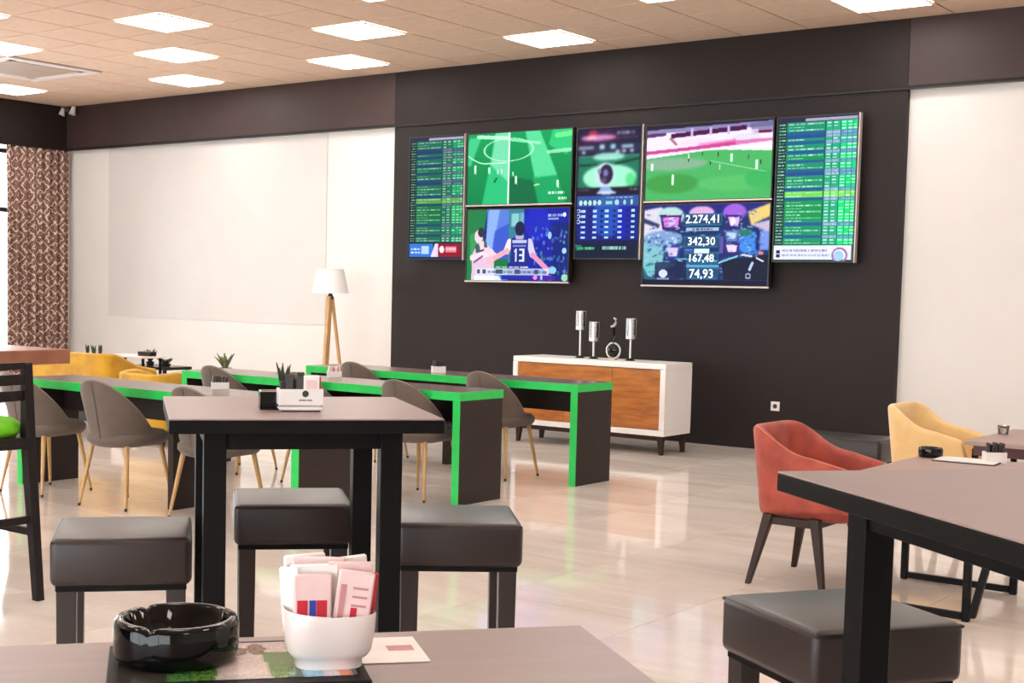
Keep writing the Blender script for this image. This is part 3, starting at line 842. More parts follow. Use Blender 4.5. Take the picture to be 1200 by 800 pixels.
def draw_results():
    a = canvas(116, 198, C(30, 24, 52))
    poly(a, [(0.03, 0.05), (0.5, 0.02), (0.7, 0.1), (0.1, 0.11)], C(74, 26, 66), 0.8); ell(a, 0.24, 0.035, 0.07, 0.022, C(190, 40, 70), 0.8)
    ell(a, 0.33, 0.072, 0.28, 0.022, C(206, 140, 196), 0.9); ell(a, 0.22, 0.07, 0.08, 0.018, C(240, 170, 190), 0.9)
    a = soft(a, 2)
    dashes(a, 0.62, 0.90, 0.035, 0.018, C(220, 215, 235), 4, 1); dashes(a, 0.60, 0.95, 0.075, 0.008, C(190, 170, 205), 7, 0.9)
    rect(a, 0, 0.12, 1, 0.185, C(36, 40, 70)); rect(a, 0.02, 0.135, 0.26, 0.155, C(190, 180, 205), 0.8); rect(a, 0.35, 0.125, 0.43, 0.16, C(170, 200, 215)); rect(a, 0.53, 0.125, 0.60, 0.16, C(150, 200, 215)); rect(a, 0.70, 0.135, 0.88, 0.158, C(170, 205, 215))
    for x in (0.10, 0.64, 0.74, 0.86): ell(a, x, 0.182, 0.03, 0.012, C(200, 215, 225))
    rect(a, 0.02, 0.21, 0.98, 0.50, C(30, 110, 84)); b = a.copy(); ell(b, 0.52, 0.38, 0.42, 0.10, C(150, 225, 190)); ell(b, 0.85, 0.40, 0.08, 0.05, C(90, 205, 130)); ell(b, 0.5, 0.22, 0.25, 0.03, C(150, 215, 195)); a = soft(b, 6)
    rect(a, 0.02, 0.21, 0.98, 0.213, C(120, 170, 170)); poly(a, [(0.02, 0.275), (0.32, 0.27), (0.32, 0.283), (0.02, 0.29)], C(14, 45, 42)); poly(a, [(0.60, 0.27), (0.98, 0.235), (0.98, 0.25), (0.60, 0.285)], C(14, 45, 42))
    rect(a, 0.0, 0.455, 1, 0.515, C(26, 22, 40)); dashes(a, 0.03, 0.2, 0.468, 0.008, C(190, 190, 200), 3); dashes(a, 0.84, 0.96, 0.472, 0.01, C(190, 190, 200), 2)
    ell(a, 0.45, 0.36, 0.15, 0.095, C(196, 205, 222)); ell(a, 0.47, 0.355, 0.105, 0.075, C(36, 32, 60)); ell(a, 0.46, 0.345, 0.04, 0.028, C(120, 110, 160)); ell(a, 0.43, 0.40, 0.05, 0.02, C(80, 70, 110)); ell(a, 0.36, 0.33, 0.03, 0.02, C(120, 130, 150))
    poly(a, [(0.40, 0.45), (0.52, 0.45), (0.60, 0.495), (0.34, 0.495)], C(130, 160, 205)); ell(a, 0.48, 0.497, 0.16, 0.012, C(190, 205, 225))
    rect(a, 0.02, 0.515, 0.98, 0.885, C(20, 36, 130)); b = a.copy(); ell(b, 0.5, 0.68, 0.22, 0.16, C(28, 74, 170)); ell(b, 0.75, 0.72, 0.09, 0.15, C(22, 30, 165)); rect(b, 0.02, 0.86, 0.98, 1.0, C(20, 24, 66)); a = soft(b, 5)
    rect(a, 0.02, 0.52, 0.98, 0.60, C(56, 96, 150), 0.7)
    for k in range(5): ell(a, 0.075+0.075*k, 0.572, 0.028, 0.02, C(175, 215, 205))
    rect(a, 0.47, 0.56, 0.58, 0.588, C(130, 195, 195)); ell(a, 0.65, 0.572, 0.035, 0.02, C(160, 200, 225)); ell(a, 0.77, 0.572, 0.02, 0.02, C(140, 200, 200)); ell(a, 0.88, 0.572, 0.02, 0.02, C(160, 205, 205))
    dashes(a, 0.48, 0.92, 0.532, 0.01, C(170, 190, 225), 6, 0.7)
    for r in range(6):
        y = 0.635+0.041*r
        if r < 3: ell(a, 0.045, y, 0.03, 0.015, C(190, 215, 235))
        for c_, x in enumerate((0.125, 0.31, 0.50, 0.70, 0.90)):
            rect(a, x-0.035+0.01*(c_ > 2), y-0.007, x+0.03, y+0.009, C(190, 220, 250), 0.9)
            ell(a, x-0.085, y, 0.022, 0.011, C(16, 24, 84), 0.9)
    rect(a, 0.0, 0.90, 1, 1, C(16, 26, 50)); dashes(a, 0.44, 0.82, 0.908, 0.024, C(150, 205, 190), 9, 1); dashes(a, 0.05, 0.30, 0.915, 0.020, C(90, 190, 130), 6, 1); poly(a, [(0.0, 0.895), (0.10, 0.90), (0.12, 0.935), (0.02, 0.94)], C(40, 150, 95), 0.7)
    return speck(a, 0.08)

def stadium():
    a = canvas(200, 116, C(64, 158, 84))
    X, Y = grid(a)
    a[...] = C(70, 168, 92)
    ell(a, 0.22, 0.78, 0.22, 0.13, C(58, 140, 62), 0.8); ell(a, 0.72, 0.8, 0.3, 0.1, C(84, 182, 100), 0.7); ell(a, 0.2, 0.52, 0.3, 0.08, C(140, 165, 150), 0.8); ell(a, 0.92, 0.75, 0.12, 0.12, C(50, 165, 85), 0.8)
    a = soft(a, 10)
    poly(a, [(0, 0), (1, 0), (1, 0.38), (0.5, 0.36), (0, 0.44)], C(236, 214, 236))
    poly(a, [(0, 0.04), (0.55, 0.02), (1, 0.0), (1, 0.09), (0, 0.11)], C(130, 122, 168)); poly(a, [(0, 0), (1, 0), (1, 0.02), (0, 0.06)], C(36, 30, 48))
    poly(a, [(0.20, 0.12), (0.80, 0.06), (0.80, 0.12), (0.20, 0.18)], C(66, 18, 72)); poly(a, [(0, 0.11), (0.16, 0.10), (0.16, 0.14), (0, 0.16)], C(84, 50, 100))
    for x in (0.36, 0.51, 0.65): rect(a, x, 0.06, x+0.02, 0.16, C(190, 170, 215))
    poly(a, [(0.82, 0.05), (1, 0.02), (1, 0.16), (0.85, 0.18)], C(90, 90, 130), 0.7); rect(a, 0.86, 0.14, 0.99, 0.17, C(96, 20, 70)); rect(a, 0.83, 0.12, 0.89, 0.19, C(210, 200, 220), 0.8)
    ell(a, 0.80, 0.215, 0.12, 0.05, C(205, 200, 240), 0.7); ell(a, 0.42, 0.25, 0.15, 0.05, C(215, 200, 235), 0.7)
    poly(a, [(0.18, 0.18), (0.21, 0.17), (0.26, 0.27), (0.24, 0.28)], C(160, 110, 120))
    poly(a, [(0, 0.34), (0.4, 0.30), (0.72, 0.24), (0.72, 0.31), (0.4, 0.345), (0, 0.385)], C(186, 66, 132)); poly(a, [(0.70, 0.25), (1, 0.24), (1, 0.275), (0.72, 0.31)], C(200, 90, 150), 0.8)
    poly(a, [(0.42, 0.265), (0.72, 0.225), (0.72, 0.26), (0.44, 0.30)], C(225, 120, 180), 0.7)
    poly(a, [(0.72, 0.34), (1, 0.31), (1, 0.40), (0.72, 0.37)], C(244, 236, 246))
    a = soft(a, 1)
    for x, y, s, c in ((0.05, 0.55, 1.2, 235), (0.225, 0.73, 1.7, 225), (0.35, 0.43, 0.9, 220), (0.35, 0.48, 0.6, 60), (0.585, 0.42, 0.7, 60), (0.525, 0.53, 0.6, 50), (0.60, 0.58, 0.9, 190), (0.69, 0.47, 1.3, 220), (0.885, 0.57, 1.5, 220), (0.915, 0.54, 0.8, 60), (0.82, 0.47, 0.7, 90), (0.46, 0.40, 0.5, 70)):
        line(a, x, y-0.03*s, x, y+0.03*s, 0.024*s, C(c*0.9, c, c*0.92))
    line(a, 0.53, 0.50, 0.95, 0.66, 0.012, C(150, 215, 165), 0.7)
    return speck(a, 0.06)

def jackpot():
    a = canvas(200, 126, C(24, 44, 96))
    X, Y = grid(a)
    rect(a, 0, 0, 1, 0.1, C(36, 36, 120))
    poly(a, [(0, 0.06), (0.14, 0.02), (0.26, 0.18), (0.14, 0.36), (0, 0.42)], C(205, 200, 214)); poly(a, [(0, 0.16), (0.13, 0.24), (0.12, 0.29), (0, 0.22)], C(44, 52, 96))
    ell(a, 0.22, 0.14, 0.11, 0.12, C(170, 205, 200)); ell(a, 0.47, 0.10, 0.10, 0.08, C(206, 160, 205)); ell(a, 0.73, 0.10, 0.09, 0.10, C(150, 90, 205))
    poly(a, [(0.83, 0.10), (1, 0.0), (1, 0.16), (0.86, 0.26)], C(222, 190, 110)); poly(a, [(0.85, 0.26), (1, 0.20), (1, 0.38), (0.93, 0.3)], C(190, 170, 200))
    ell(a, 0.07, 0.62, 0.10, 0.22, C(120, 180, 190)); ell(a, 0.16, 0.42, 0.16, 0.10, C(120, 150, 195)); ell(a, 0.07, 0.85, 0.07, 0.12, C(30, 90, 110)); poly(a, [(0.0, 0.78), (0.2, 0.7), (0.28, 0.74), (0.05, 0.90)], C(130, 205, 205), 0.8)
    ell(a, 0.86, 0.48, 0.10, 0.14, C(60, 130, 215)); rect(a, 0.92, 0.33, 1, 0.56, C(110, 140, 215)); rect(a, 0.90, 0.33, 0.93, 0.56, C(20, 30, 90)); ell(a, 0.80, 0.35, 0.07, 0.05, C(40, 110, 100))
    a = soft(a, 3)
    # slot cabinets left and right
    for x0, x1, y0, y1, c1, c2 in ((0.13, 0.31, 0.12, 0.31, C(60, 26, 96), C(206, 120, 214)), (0.17, 0.31, 0.50, 0.67, C(40, 60, 150), C(206, 180, 225)), (0.66, 0.79, 0.13, 0.30, C(52, 30, 110), C(214, 170, 225)), (0.65, 0.78, 0.47, 0.62, C(50, 40, 110), C(220, 200, 235)), (0.65, 0.77, 0.32, 0.46, C(90, 110, 180), C(170, 200, 220))):
        poly(a, [(x0, y0), (x1, y0+0.01), (x1-0.015, y1), (x0+0.025, y1)], c1); poly(a, [(x0+0.02, y0+0.03), (x1-0.02, y0+0.035), (x1-0.03, y1-0.03), (x0+0.04, y1-0.03)], c2)
    ell(a, 0.23, 0.20, 0.03, 0.05, C(245, 190, 245)); ell(a, 0.72, 0.22, 0.02, 0.05, C(240, 220, 245))
    for k in range(26):
        x, y = RNG.uniform(0.03, 0.30), RNG.uniform(0.34, 0.68)
        ell(a, x, y, 0.012, 0.02, C(*RNG.choice([[190, 225, 230], [40, 60, 120], [150, 190, 220], [60, 110, 130]])), 0.7)
    for k in range(330):
        x, y = RNG.uniform(0.02, 0.98), RNG.uniform(0.10, 0.92)
        if 0.33 < x < 0.63 and RNG.random() < 0.55: continue
        c = [[30, 50, 120], [120, 170, 215], [60, 100, 170], [150, 205, 215], [36, 40, 90], [80, 60, 160], [170, 180, 225]][RNG.integers(0, 7)]
        line(a, x, y, x+RNG.uniform(-0.035, 0.035), y+RNG.uniform(-0.02, 0.02), RNG.uniform(0.008, 0.02), C(*c), 0.65)
    a = soft(a, 1)
    # counters
    for y, x0, x1 in ((0.19, 0.33, 0.64), (0.46, 0.33, 0.62), (0.66, 0.34, 0.62), (0.85, 0.36, 0.62)):
        poly(a, [(x0, y-0.075), (x1, y-0.075), (x1-0.01, y+0.075), (x0+0.01, y+0.075)], C(36, 92, 128)); rect(a, x0+0.01, y-0.05, x1-0.01, y+0.05, C(30, 60, 98), 0.85)
    rect(a, 0.35, 0.285, 0.61, 0.325, C(150, 180, 205)); dashes(a, 0.40, 0.56, 0.295, 0.02, C(40, 40, 80), 5)
    rect(a, 0.42, 0.545, 0.54, 0.60, C(205, 235, 225)); rect(a, 0.34, 0.545, 0.41, 0.58, C(70, 100, 190)); rect(a, 0.34, 0.75, 0.62, 0.775, C(80, 150, 190)); rect(a, 0.62, 0.40, 0.65, 0.6, C(110, 90, 180), 0.7)
    poly(a, [(0.10, 0.72), (0.36, 0.70), (0.36, 0.92), (0.10, 0.92)], C(22, 30, 66), 0.8); poly(a, [(0.64, 0.70), (1, 0.62), (1, 0.93), (0.66, 0.93)], C(20, 24, 44), 0.9)
    line(a, 0.62, 0.72, 0.76, 0.64, 0.02, C(120, 190, 210)); line(a, 0.27, 0.67, 0.60, 0.70, 0.015, C(110, 190, 205), 0.8)
    ell(a, 0.17, 0.86, 0.035, 0.05, C(196, 205, 235)); rect(a, 0.12, 0.915, 0.22, 0.94, C(150, 160, 200), 0.8)
    line(a, 0.86, 0.80, 0.88, 0.72, 0.03, C(170, 190, 220)); ell(a, 0.85, 0.88, 0.022, 0.035, C(150, 160, 200), 1, 0.4); line(a, 0.80, 0.62, 0.87, 0.64, 0.025, C(190, 190, 215)); line(a, 0.91, 0.66, 0.96, 0.70, 0.02, C(205, 210, 225))
    ell(a, 0.94, 0.60, 0.02, 0.02, C(200, 120, 110))
    rect(a, 0, 0.94, 1, 1, C(20, 22, 44))
    return speck(a, 0.10)

def to_mesh(name, a, w, h, parent, material, loc, rot=(0, 0, 0)):
    """one coloured quad per picture element, in the local xz plane facing -y"""
    ph, pw = a.shape[:2]
    xs = np.linspace(-w/2, w/2, pw+1); zs = np.linspace(h/2, -h/2, ph+1)
    Z, X = np.meshgrid(zs, xs, indexing='ij')
    v = np.stack([X, np.zeros_like(X), Z], -1).reshape(-1, 3)
    idx = np.arange((pw+1)*(ph+1)).reshape(ph+1, pw+1)
    f = np.stack([idx[1:, :-1], idx[1:, 1:], idx[:-1, 1:], idx[:-1, :-1]], -1).reshape(-1, 4)
    me = bpy.data.meshes.new(name)
    me.vertices.add(len(v)); me.vertices.foreach_set('co', v.astype(np.float32).ravel())
    me.loops.add(f.size); me.loops.foreach_set('vertex_index', f.astype(np.int32).ravel())
    me.polygons.add(len(f))
    me.polygons.foreach_set('loop_start', np.arange(0, f.size, 4, dtype=np.int32))
    me.update(calc_edges=True)
    lin = np.where(a <= 0.04045, a/12.92, ((a+0.055)/1.055)**2.4)
    at = me.attributes.new('picture', 'FLOAT_COLOR', 'FACE')
    cc = np.concatenate([lin.reshape(-1, 3), np.ones((pw*ph, 1))], 1)
    at.data.foreach_set('color', cc.astype(np.float32).ravel())
    me.materials.append(M[material])
    o = bpy.data.objects.new(name, me); COL.objects.link(o)
    if parent: o.parent = parent
    o.location = loc; o.rotation_euler = rot
    return o

def screen(x0, x1, z0, z1, pic, label, trims):
    w, h = x1-x0, z1-z0
    s = thing('wall_screen', label, 'screen', ((x0+x1)/2, -0.12, (z0+z1)/2), 0, 'betting shop screens on the dark wall')
    bm = new(); box(bm, (0, 0.028, 0), (w-0.004, 0.054, h-0.004), 0.004)
    obj('case', bm, 'bezel', s)
    bm = new()
    for sx, sz, ww, hh in ((0, 1, w-0.004, 0.014), (0, -1, w-0.004, 0.014), (1, 0, 0.014, h-0.03), (-1, 0, 0.014, h-0.03)):
        box(bm, (sx*(w/2-0.009), -0.003, sz*(h/2-0.009)), (ww, 0.012, hh), 0.002)
    obj('bezel', bm, 'bezel', s)
    if trims:
        bm = new()
        if 'r' in trims: box(bm, (w/2+0.002, 0.02, 0), (0.012, 0.055, h), 0.002)
        if 'b' in trims: box(bm, (0, 0.0, -h/2+0.003), (w, 0.024, 0.016), 0.002)
        obj('silver_trim', bm, 'bezel_silver', s)
    to_mesh('picture', pic, w-0.03, h-0.03, s, 'picture', (0, -0.001, 0))
    bxo('wall_bracket', (0, 0.095, 0), (0.4, 0.078, 0.3), 'black_metal', s)
    return s
FR = (PI/2, 0, 0)
s1 = screen(-1.28, -0.535, 1.715, 3.035, odds_board(False, 'blue'), 'tall dark green odds board screen at the far left of the screen wall', 'r')
s2 = screen(-0.505, 0.805, 2.275, 3.03, football_green(), 'wide screen showing a bright green football pitch, above the basketball screen', 'b')
s3 = screen(-0.495, 0.795, 1.492, 2.25, basketball(), 'wide screen showing two basketball players, under the green pitch screen', 'b')
s4 = screen(0.84, 1.582, 1.725, 3.012, draw_results(), 'tall blue number draw screen in the middle of the screen wall', 'r')
s5 = screen(1.612, 2.918, 2.268, 3.0, stadium(), 'wide screen showing a stadium with pale stands, above the jackpot screen', 'b')
s6 = screen(1.612, 2.918, 1.477, 2.252, jackpot(), 'wide blue jackpot screen with big numbers, under the stadium screen', 'b')
s7 = screen(2.935, 3.69, 1.705, 2.992, odds_board(True, 'white'), 'tall bright green odds board screen with white banner at the far right', 'r')
for body, x, y, sz in (('2.274,41', -0.02, 0.235, 0.105), ('342,30', -0.03, 0.03, 0.105), ('167,48', -0.03, -0.125, 0.10), ('74,93', -0.02, -0.27, 0.115)):
    text('lettering', body, sz, 'screen_text', s6, (x, -0.006, y), FR, bold=0.0005)

# ------------------------------------------------------------------ sideboard and ornaments
sb = thing('sideboard', 'long white sideboard with orange walnut fronts against the dark wall', 'sideboard', (0, 0, 0))
X0, X1, Y0, Y1, Zb, Zt = 0.872, 2.472, -1.165, -0.675, 0.168, 0.80
cx, cy, w, d = (X0+X1)/2, (Y0+Y1)/2, X1-X0, Y1-Y0
tk = 0.05
bm = new()
box(bm, (cx, cy, Zt-tk/2), (w, d, tk), 0.004); box(bm, (cx, cy, Zb+tk/2), (w, d, tk), 0.004)
box(bm, (X0+tk/2, cy, (Zb+Zt)/2), (tk, d-0.001, Zt-Zb-2*tk)); box(bm, (X1-tk/2, cy, (Zb+Zt)/2), (tk, d-0.001, Zt-Zb-2*tk))
box(bm, (cx, Y1-0.01, (Zb+Zt)/2), (w-2*tk, 0.018, Zt-Zb-2*tk))
obj('carcass', bm, 'white_paint', sb)
split = 1.935
fx0, fx1, fz0, fz1 = X0+tk+0.003, X1-tk-0.003, Zb+tk+0.003, Zt-tk-0.003
zm = 0.50
fy = Y0+0.022
def front(name, a0, a1, b0, b1, knob):
    o = bxo(name, ((a0+a1)/2, fy, (b0+b1)/2), (a1-a0-0.005, 0.02, b1-b0-0.005), 'walnut_front', sb, 0.001)
    return o
front('drawer', fx0, split, zm, fz1, None)
front('door', fx0, (fx0+split)/2, fz0, zm, None)
front('door', (fx0+split)/2, split, fz0, zm, None)
front('door', split, fx1, fz0, fz1, None)
bm = new()
for yy in (Y0+0.05, Y1-0.05): box(bm, (cx, yy, Zb-0.022), (w-0.10, 0.03, 0.042), 0.003)
for xx in (X0+0.06, X1-0.06): box(bm, (xx, cy, Zb-0.022), (0.03, d-0.13, 0.042), 0.003)
obj('base_rail', bm, 'walnut_leg', sb)
for xx in (X0+0.055, X1-0.055):
    for yy in (Y0+0.05, Y1-0.05):
        bm = new(); beam(bm, (xx, yy, Zb-0.001), (xx+(0.01 if xx > cx else -0.01), yy, 0.0), 0.058, 0.05, 0.032, 0.032, 0.003)
        obj('leg', bm, 'walnut_leg', sb)

def candle_holder(x, z0c, z1c, label):
    t = thing('candle_holder', label, 'candle holder', (x, -0.93, Zt), 0, 'candle holders on the sideboard')
    bm = new(); lathe(bm, [(0.045, 0), (0.045, 0.006), (0.03, 0.012), (0.012, 0.022)], 20); obj('base', bm, 'black_metal', t, True)
    bm = new(); cone(bm, (0, 0, 0.02), (0, 0, z0c-Zt), 0.011, 0.011, 12); obj('stem', bm, 'silver', t, True)
    bm = new(); lathe(bm, [(0.012, z0c-Zt-0.012), (0.046, z0c-Zt-0.004), (0.046, z0c-Zt+0.028)], 20); obj('cup', bm, 'silver', t, True)
    hh = z1c-z0c
    bm = new(); lathe(bm, [(0.043, z0c-Zt+0.026), (0.043, z1c-Zt), (0.038, z1c-Zt), (0.038, z0c-Zt+0.03)], 24); obj('glass_shade', bm, 'clear_cup', t, True)
    bm = new()
    for zz in (z1c-Zt-0.004,):
        tube(bm, [(0.041*math.cos(2*PI*k/20), 0.041*math.sin(2*PI*k/20), zz) for k in range(20)], 0.004, 6, True)
    for k in range(4):
        a = PI/4+k*PI/2
        tube(bm, [(0.044*math.cos(a), 0.044*math.sin(a), z0c-Zt+0.02), (0.044*math.cos(a), 0.044*math.sin(a), z1c-Zt)], 0.004, 6)
    obj('shade_frame', bm, 'silver', t, True)
    bm = new(); lathe(bm, [(0.02, z0c-Zt+0.028), (0.02, z0c-Zt+0.028+hh*0.5), (0.0, z0c-Zt+0.03+hh*0.5)], 14); obj('candle', bm, 'candle', t, True)
candle_holder(1.455, 1.065, 1.234, 'tallest silver candle holder, leftmost on the sideboard')
candle_holder(1.60, 0.965, 1.138, 'short silver candle holder, second from the left on the sideboard')
candle_holder(1.985, 1.0, 1.18, 'silver candle holder at the right of the ring ornament on the sideboard')
t = thing('ring_ornament', 'dark ornament with a silver ring foot and small bright hook, between the candle holders', 'ornament', (1.808, -0.93, Zt))
bm = new(); tube(bm, [(0.070*math.cos(2*PI*k/32), 0, 0.082+0.070*math.sin(2*PI*k/32)) for k in range(32)], 0.0095, 8, True); obj('ring', bm, 'silver', t, True)
bm = new(); lathe(bm, [(0.04, 0), (0.04, 0.006), (0.012, 0.012)], 18); obj('foot', bm, 'silver', t, True)
bm = new(); lathe(bm, [(0.0, 0.026), (0.03, 0.036), (0.050, 0.06), (0.057, 0.082), (0.050, 0.105), (0.03, 0.128), (0.0, 0.14)], 18, sy=0.4); obj('disc', bm, 'black_glass', t, True)
bm = new(); tube(bm, [(0, 0, 0.15), (0.004, 0, 0.22), (0.0, 0, 0.30)], [0.012, 0.009, 0.014], 10); obj('neck', bm, 'black_glass', t, True)
bm = new(); tube(bm, [(-0.026, -0.008, 0.300), (0.005, -0.010, 0.306), (0.022, -0.010, 0.335), (0.020, -0.010, 0.368), (0.0, -0.008, 0.376)], [0.010, 0.012, 0.012, 0.012, 0.008], 8); obj('hook', bm, 'silver', t, True)

# ------------------------------------------------------------------ floor lamp
t = thing('floor_lamp', 'tripod floor lamp with white shade and wooden legs in front of the cream wall', 'lamp', (-2.09, -0.47, 0))
bm = new(); lathe(bm, [(0.205, 1.335), (0.145, 1.600), (0.141, 1.600), (0.201, 1.335), (0.205, 1.335)], 40); obj('shade', bm, 'lamp_shade', t, True)
bm = new(); tube(bm, [(0.143*math.cos(2*PI*k/24), 0.143*math.sin(2*PI*k/24), 1.597) for k in range(24)], 0.004, 6, True)
for k in range(3):
    a = 2*PI*k/3; tube(bm, [(0.02*math.cos(a), 0.02*math.sin(a), 1.575), (0.142*math.cos(a), 0.142*math.sin(a), 1.597)], 0.003, 6)
obj('shade_ring', bm, 'silver', t, True)
bm = new(); cone(bm, (0, 0, 1.27), (0, 0, 1.33), 0.045, 0.02, 16); cone(bm, (0, 0, 1.33), (0, 0, 1.46), 0.018, 0.018, 12); obj('hub', bm, 'walnut_leg', t, True)
bm = new(); lathe(bm, [(0.0, 1.45), (0.03, 1.47), (0.042, 1.51), (0.03, 1.55), (0.0, 1.565)], 16); obj('bulb', bm, 'ceramic', t, True)
for a, w_ in ((-1.27, 0.62), (0.67, 0.62), (2.60, 0.62)):
    bm = new(); beam(bm, (0.02*math.cos(a), 0.02*math.sin(a), 1.30), (0.30*math.cos(a)*w_, 0.30*math.sin(a)*w_, 0.0), 0.05 if w_ > 0.9 or a != 0.67 else 0.03, 0.05 if a != 0.67 else 0.03, 0.034, 0.034 if a != 0.67 else 0.024, 0.004)
    obj('leg', bm, 'oak_leg', t)

# ------------------------------------------------------------------ green edged desks
DL, DD, DH = 2.73, 0.476, 0.741
TH = -0.0168
def desk(x, y, label, mid_front, mid):
    """origin at the right front foot; length runs along local -x, depth along +y"""
    t = thing('desk', label, 'desk', (x, y, 0), TH, 'green edged desks in a staggered row')
    tk = 0.056
    bxo('tabletop', (-DL/2, DD/2, DH-tk/2+0.0005), (DL-0.006, DD-0.006, tk), 'laminate_top', t, 0.0015)
    for n_, c, s in (('edge_band', (-DL/2, 0.0015, DH-tk/2), (DL, 0.004, tk)), ('edge_band', (-DL/2, DD-0.0015, DH-tk/2), (DL, 0.004, tk)),
                     ('edge_band', (-0.0015, DD/2, DH-tk/2), (0.004, DD-0.004, tk)), ('edge_band', (-DL+0.0015, DD/2, DH-tk/2), (0.004, DD-0.004, tk))):
        bxo(n_, c, s, 'green_edge', t)
    for xx in (-tk/2-0.001, -DL+tk/2+0.001):
        p = bxo('end_panel', (xx, DD/2, (DH-tk)/2), (tk, DD-0.012, DH-tk), 'laminate_dark', t, 0.001)
        b = bxo('edge_band', (0, -DD/2+0.0035, 0), (tk+0.001, 0.006, DH-tk), 'green_edge', p)
    bxo('middle_panel', (-DL*mid, (mid_front+DD-0.03)/2, (DH-tk)/2), (0.05, DD-0.03-mid_front, DH-tk-0.001), 'laminate_dark', t, 0.001)
    bxo('modesty_panel', (-DL*0.75, DD-0.12, DH-tk-0.09), (DL/2-2*tk+0.02, 0.018, 0.18), 'laminate_dark', t)
    bxo('modesty_panel', (-DL*0.25, DD-0.12, DH-tk-0.09), (DL/2-2*tk+0.02, 0.018, 0.18), 'laminate_dark', t)
    return t
desk(2.827, -6.089, 'frontmost green edged desk with the long top beneath the three near grey chairs', 0.03, 0.418)
desk(2.868, -4.633, 'middle green edged desk whose dark end panel stands right of the centre bar table', 0.05, 0.5)
desk(2.930, -3.310, 'rearmost green edged desk standing in front of the sideboard', 0.28, 0.525)

# ------------------------------------------------------------------ shells for chairs
def shell(bm, path, zt, zb, thick, lean=0.0, rim=4, rows=6, zc=None):
    """upholstered wall along a plan path (outer line); zt/zb lists give top and bottom heights; leans outward towards the top"""
    n = len(path)
    P = [Vector((p[0], p[1], 0)) for p in path]
    nrm = []
    for i in range(n):
        d = P[min(i+1, n-1)]-P[max(i-1, 0)]
        nrm.append(Vector((d.y, -d.x, 0)).normalized())   # outward when path runs counter-clockwise
    zmax = max(zt); zmin = min(zb)
    cols = []
    for i in range(n):
        ring = []
        def off(z): return lean*((z-zmin)/(zmax-zmin)-1.0)
        th = thick*min(1.0, 0.45+0.55*min((zt[i]-zb[i])/0.12, 1.0))
        r = min(th/2, (zt[i]-zb[i])/2.2)
        for k in range(rows+1):                       # outer face, bottom to top
            z = zb[i]+r+(zt[i]-zb[i]-2*r)*k/rows
            ring.append(P[i]+nrm[i]*off(z)+Vector((0, 0, z)))
        for k in range(1, rim):                       # rounded top
            a = PI*k/rim
            z = zt[i]-r+r*math.sin(a)
            ring.append(P[i]+nrm[i]*(off(z)-th/2+th/2*math.cos(a))+Vector((0, 0, z)))
        for k in range(rows, -1, -1):                 # inner face
            z = zb[i]+r+(zt[i]-zb[i]-2*r)*k/rows
            ring.append(P[i]+nrm[i]*(off(z)-th)+Vector((0, 0, z)))
        for k in range(1, rim):
            a = PI*k/rim
            z = zb[i]+r-r*math.sin(a)
            ring.append(P[i]+nrm[i]*(off(z)-th/2-th/2*math.cos(a))+Vector((0, 0, z)))
        cols.append([bm.verts.new(v) for v in ring])
    m = len(cols[0])
    for A, B in zip(cols, cols[1:]):
        for k in range(m):
            bm.faces.new((A[k], B[k], B[(k+1) % m], A[(k+1) % m]))
    bm.faces.new(cols[0]); bm.faces.new(cols[-1][::-1])

def rim_line(path, zt, zb, thick, lean, inset, r):
    n = len(path); zmin = min(zb); zmax = max(zt); pts = []
    for i in range(n):
        a, b = path[max(i-1, 0)], path[min(i+1, n-1)]
        d = Vector((b[0]-a[0], b[1]-a[1], 0)); nr = Vector((d.y, -d.x, 0)).normalized()
        off = lean*((zt[i]-zmin)/(zmax-zmin)-1.0)
        pts.append(Vector((path[i][0], path[i][1], 0))+nr*(off-thick*inset)+Vector((0, 0, zt[i]-r*1.2)))
    bm = new(); tube(bm, pts, r, 6)
    return bm

def smooth01(t): t = max(0, min(1, t)); return t*t*(3-2*t)

# grey velvet shell chair, facing +y
def make_chair():
    t = thing('dining_chair', 'x', 'chair', group='grey velvet shell chairs at the green desks')
    N = 56; A = math.radians(128)
    path, zt, zb = [], [], []
    for i in range(N+1):
        th = -A+2*A*i/N
        x = 0.285*math.sin(th); y = -0.30*math.cos(th)
        path.append((x, y))
        u = abs(th)/A
        zt.append(0.455+0.355*(0.5+0.5*math.cos(min(u*1.06, 1)*PI))**0.86)
        zb.append(0.385+0.03*smooth01((u-0.55)/0.45))
    bm = new(); shell(bm, path, zt, zb, 0.036, lean=0.095)
    obj('backrest', bm, 'velvet_grey', t, True, angle=60)
    obj('piping', rim_line(path[4:-4], zt[4:-4], zb[4:-4], 0.036, 0.095, 0.25, 0.004), 'velvet_pale', t, True)
    bm = new()
    lathe(bm, [(0.0, 0.385), (0.15, 0.385), (0.205, 0.395), (0.225, 0.42), (0.225, 0.45), (0.205, 0.474), (0.15, 0.483), (0.0, 0.485)], 36, c=(0, 0.03, 0), sy=1.12, power=2.4)
    obj('seat', bm, 'velvet_grey', t, True, angle=60)
    bm = new(); tube(bm, [(0.010, -0.3035+0.095*(1-(z-0.385)/0.425), z) for z in np.linspace(0.40, 0.79, 14)], 0.0025, 6); obj('back_seam', bm, 'velvet_grey', t, True)
    for sx in (-1, 1):
        for sy in (-1, 1):
            a, b = Vector((sx*0.145, 0.02+sy*0.15, 0.40)), Vector((sx*0.20, 0.02+sy*0.215, 0.0))
            c_ = a.lerp(b, 0.955)
            bm = new(); cone(bm, a, c_, 0.0165, 0.0095, 14); l = obj('leg', bm, 'oak_leg', t, True)
            bm = new(); cone(bm, c_, b, 0.0098, 0.009, 12); obj('leg_tip', bm, 'black_tip', l, True)
    return t
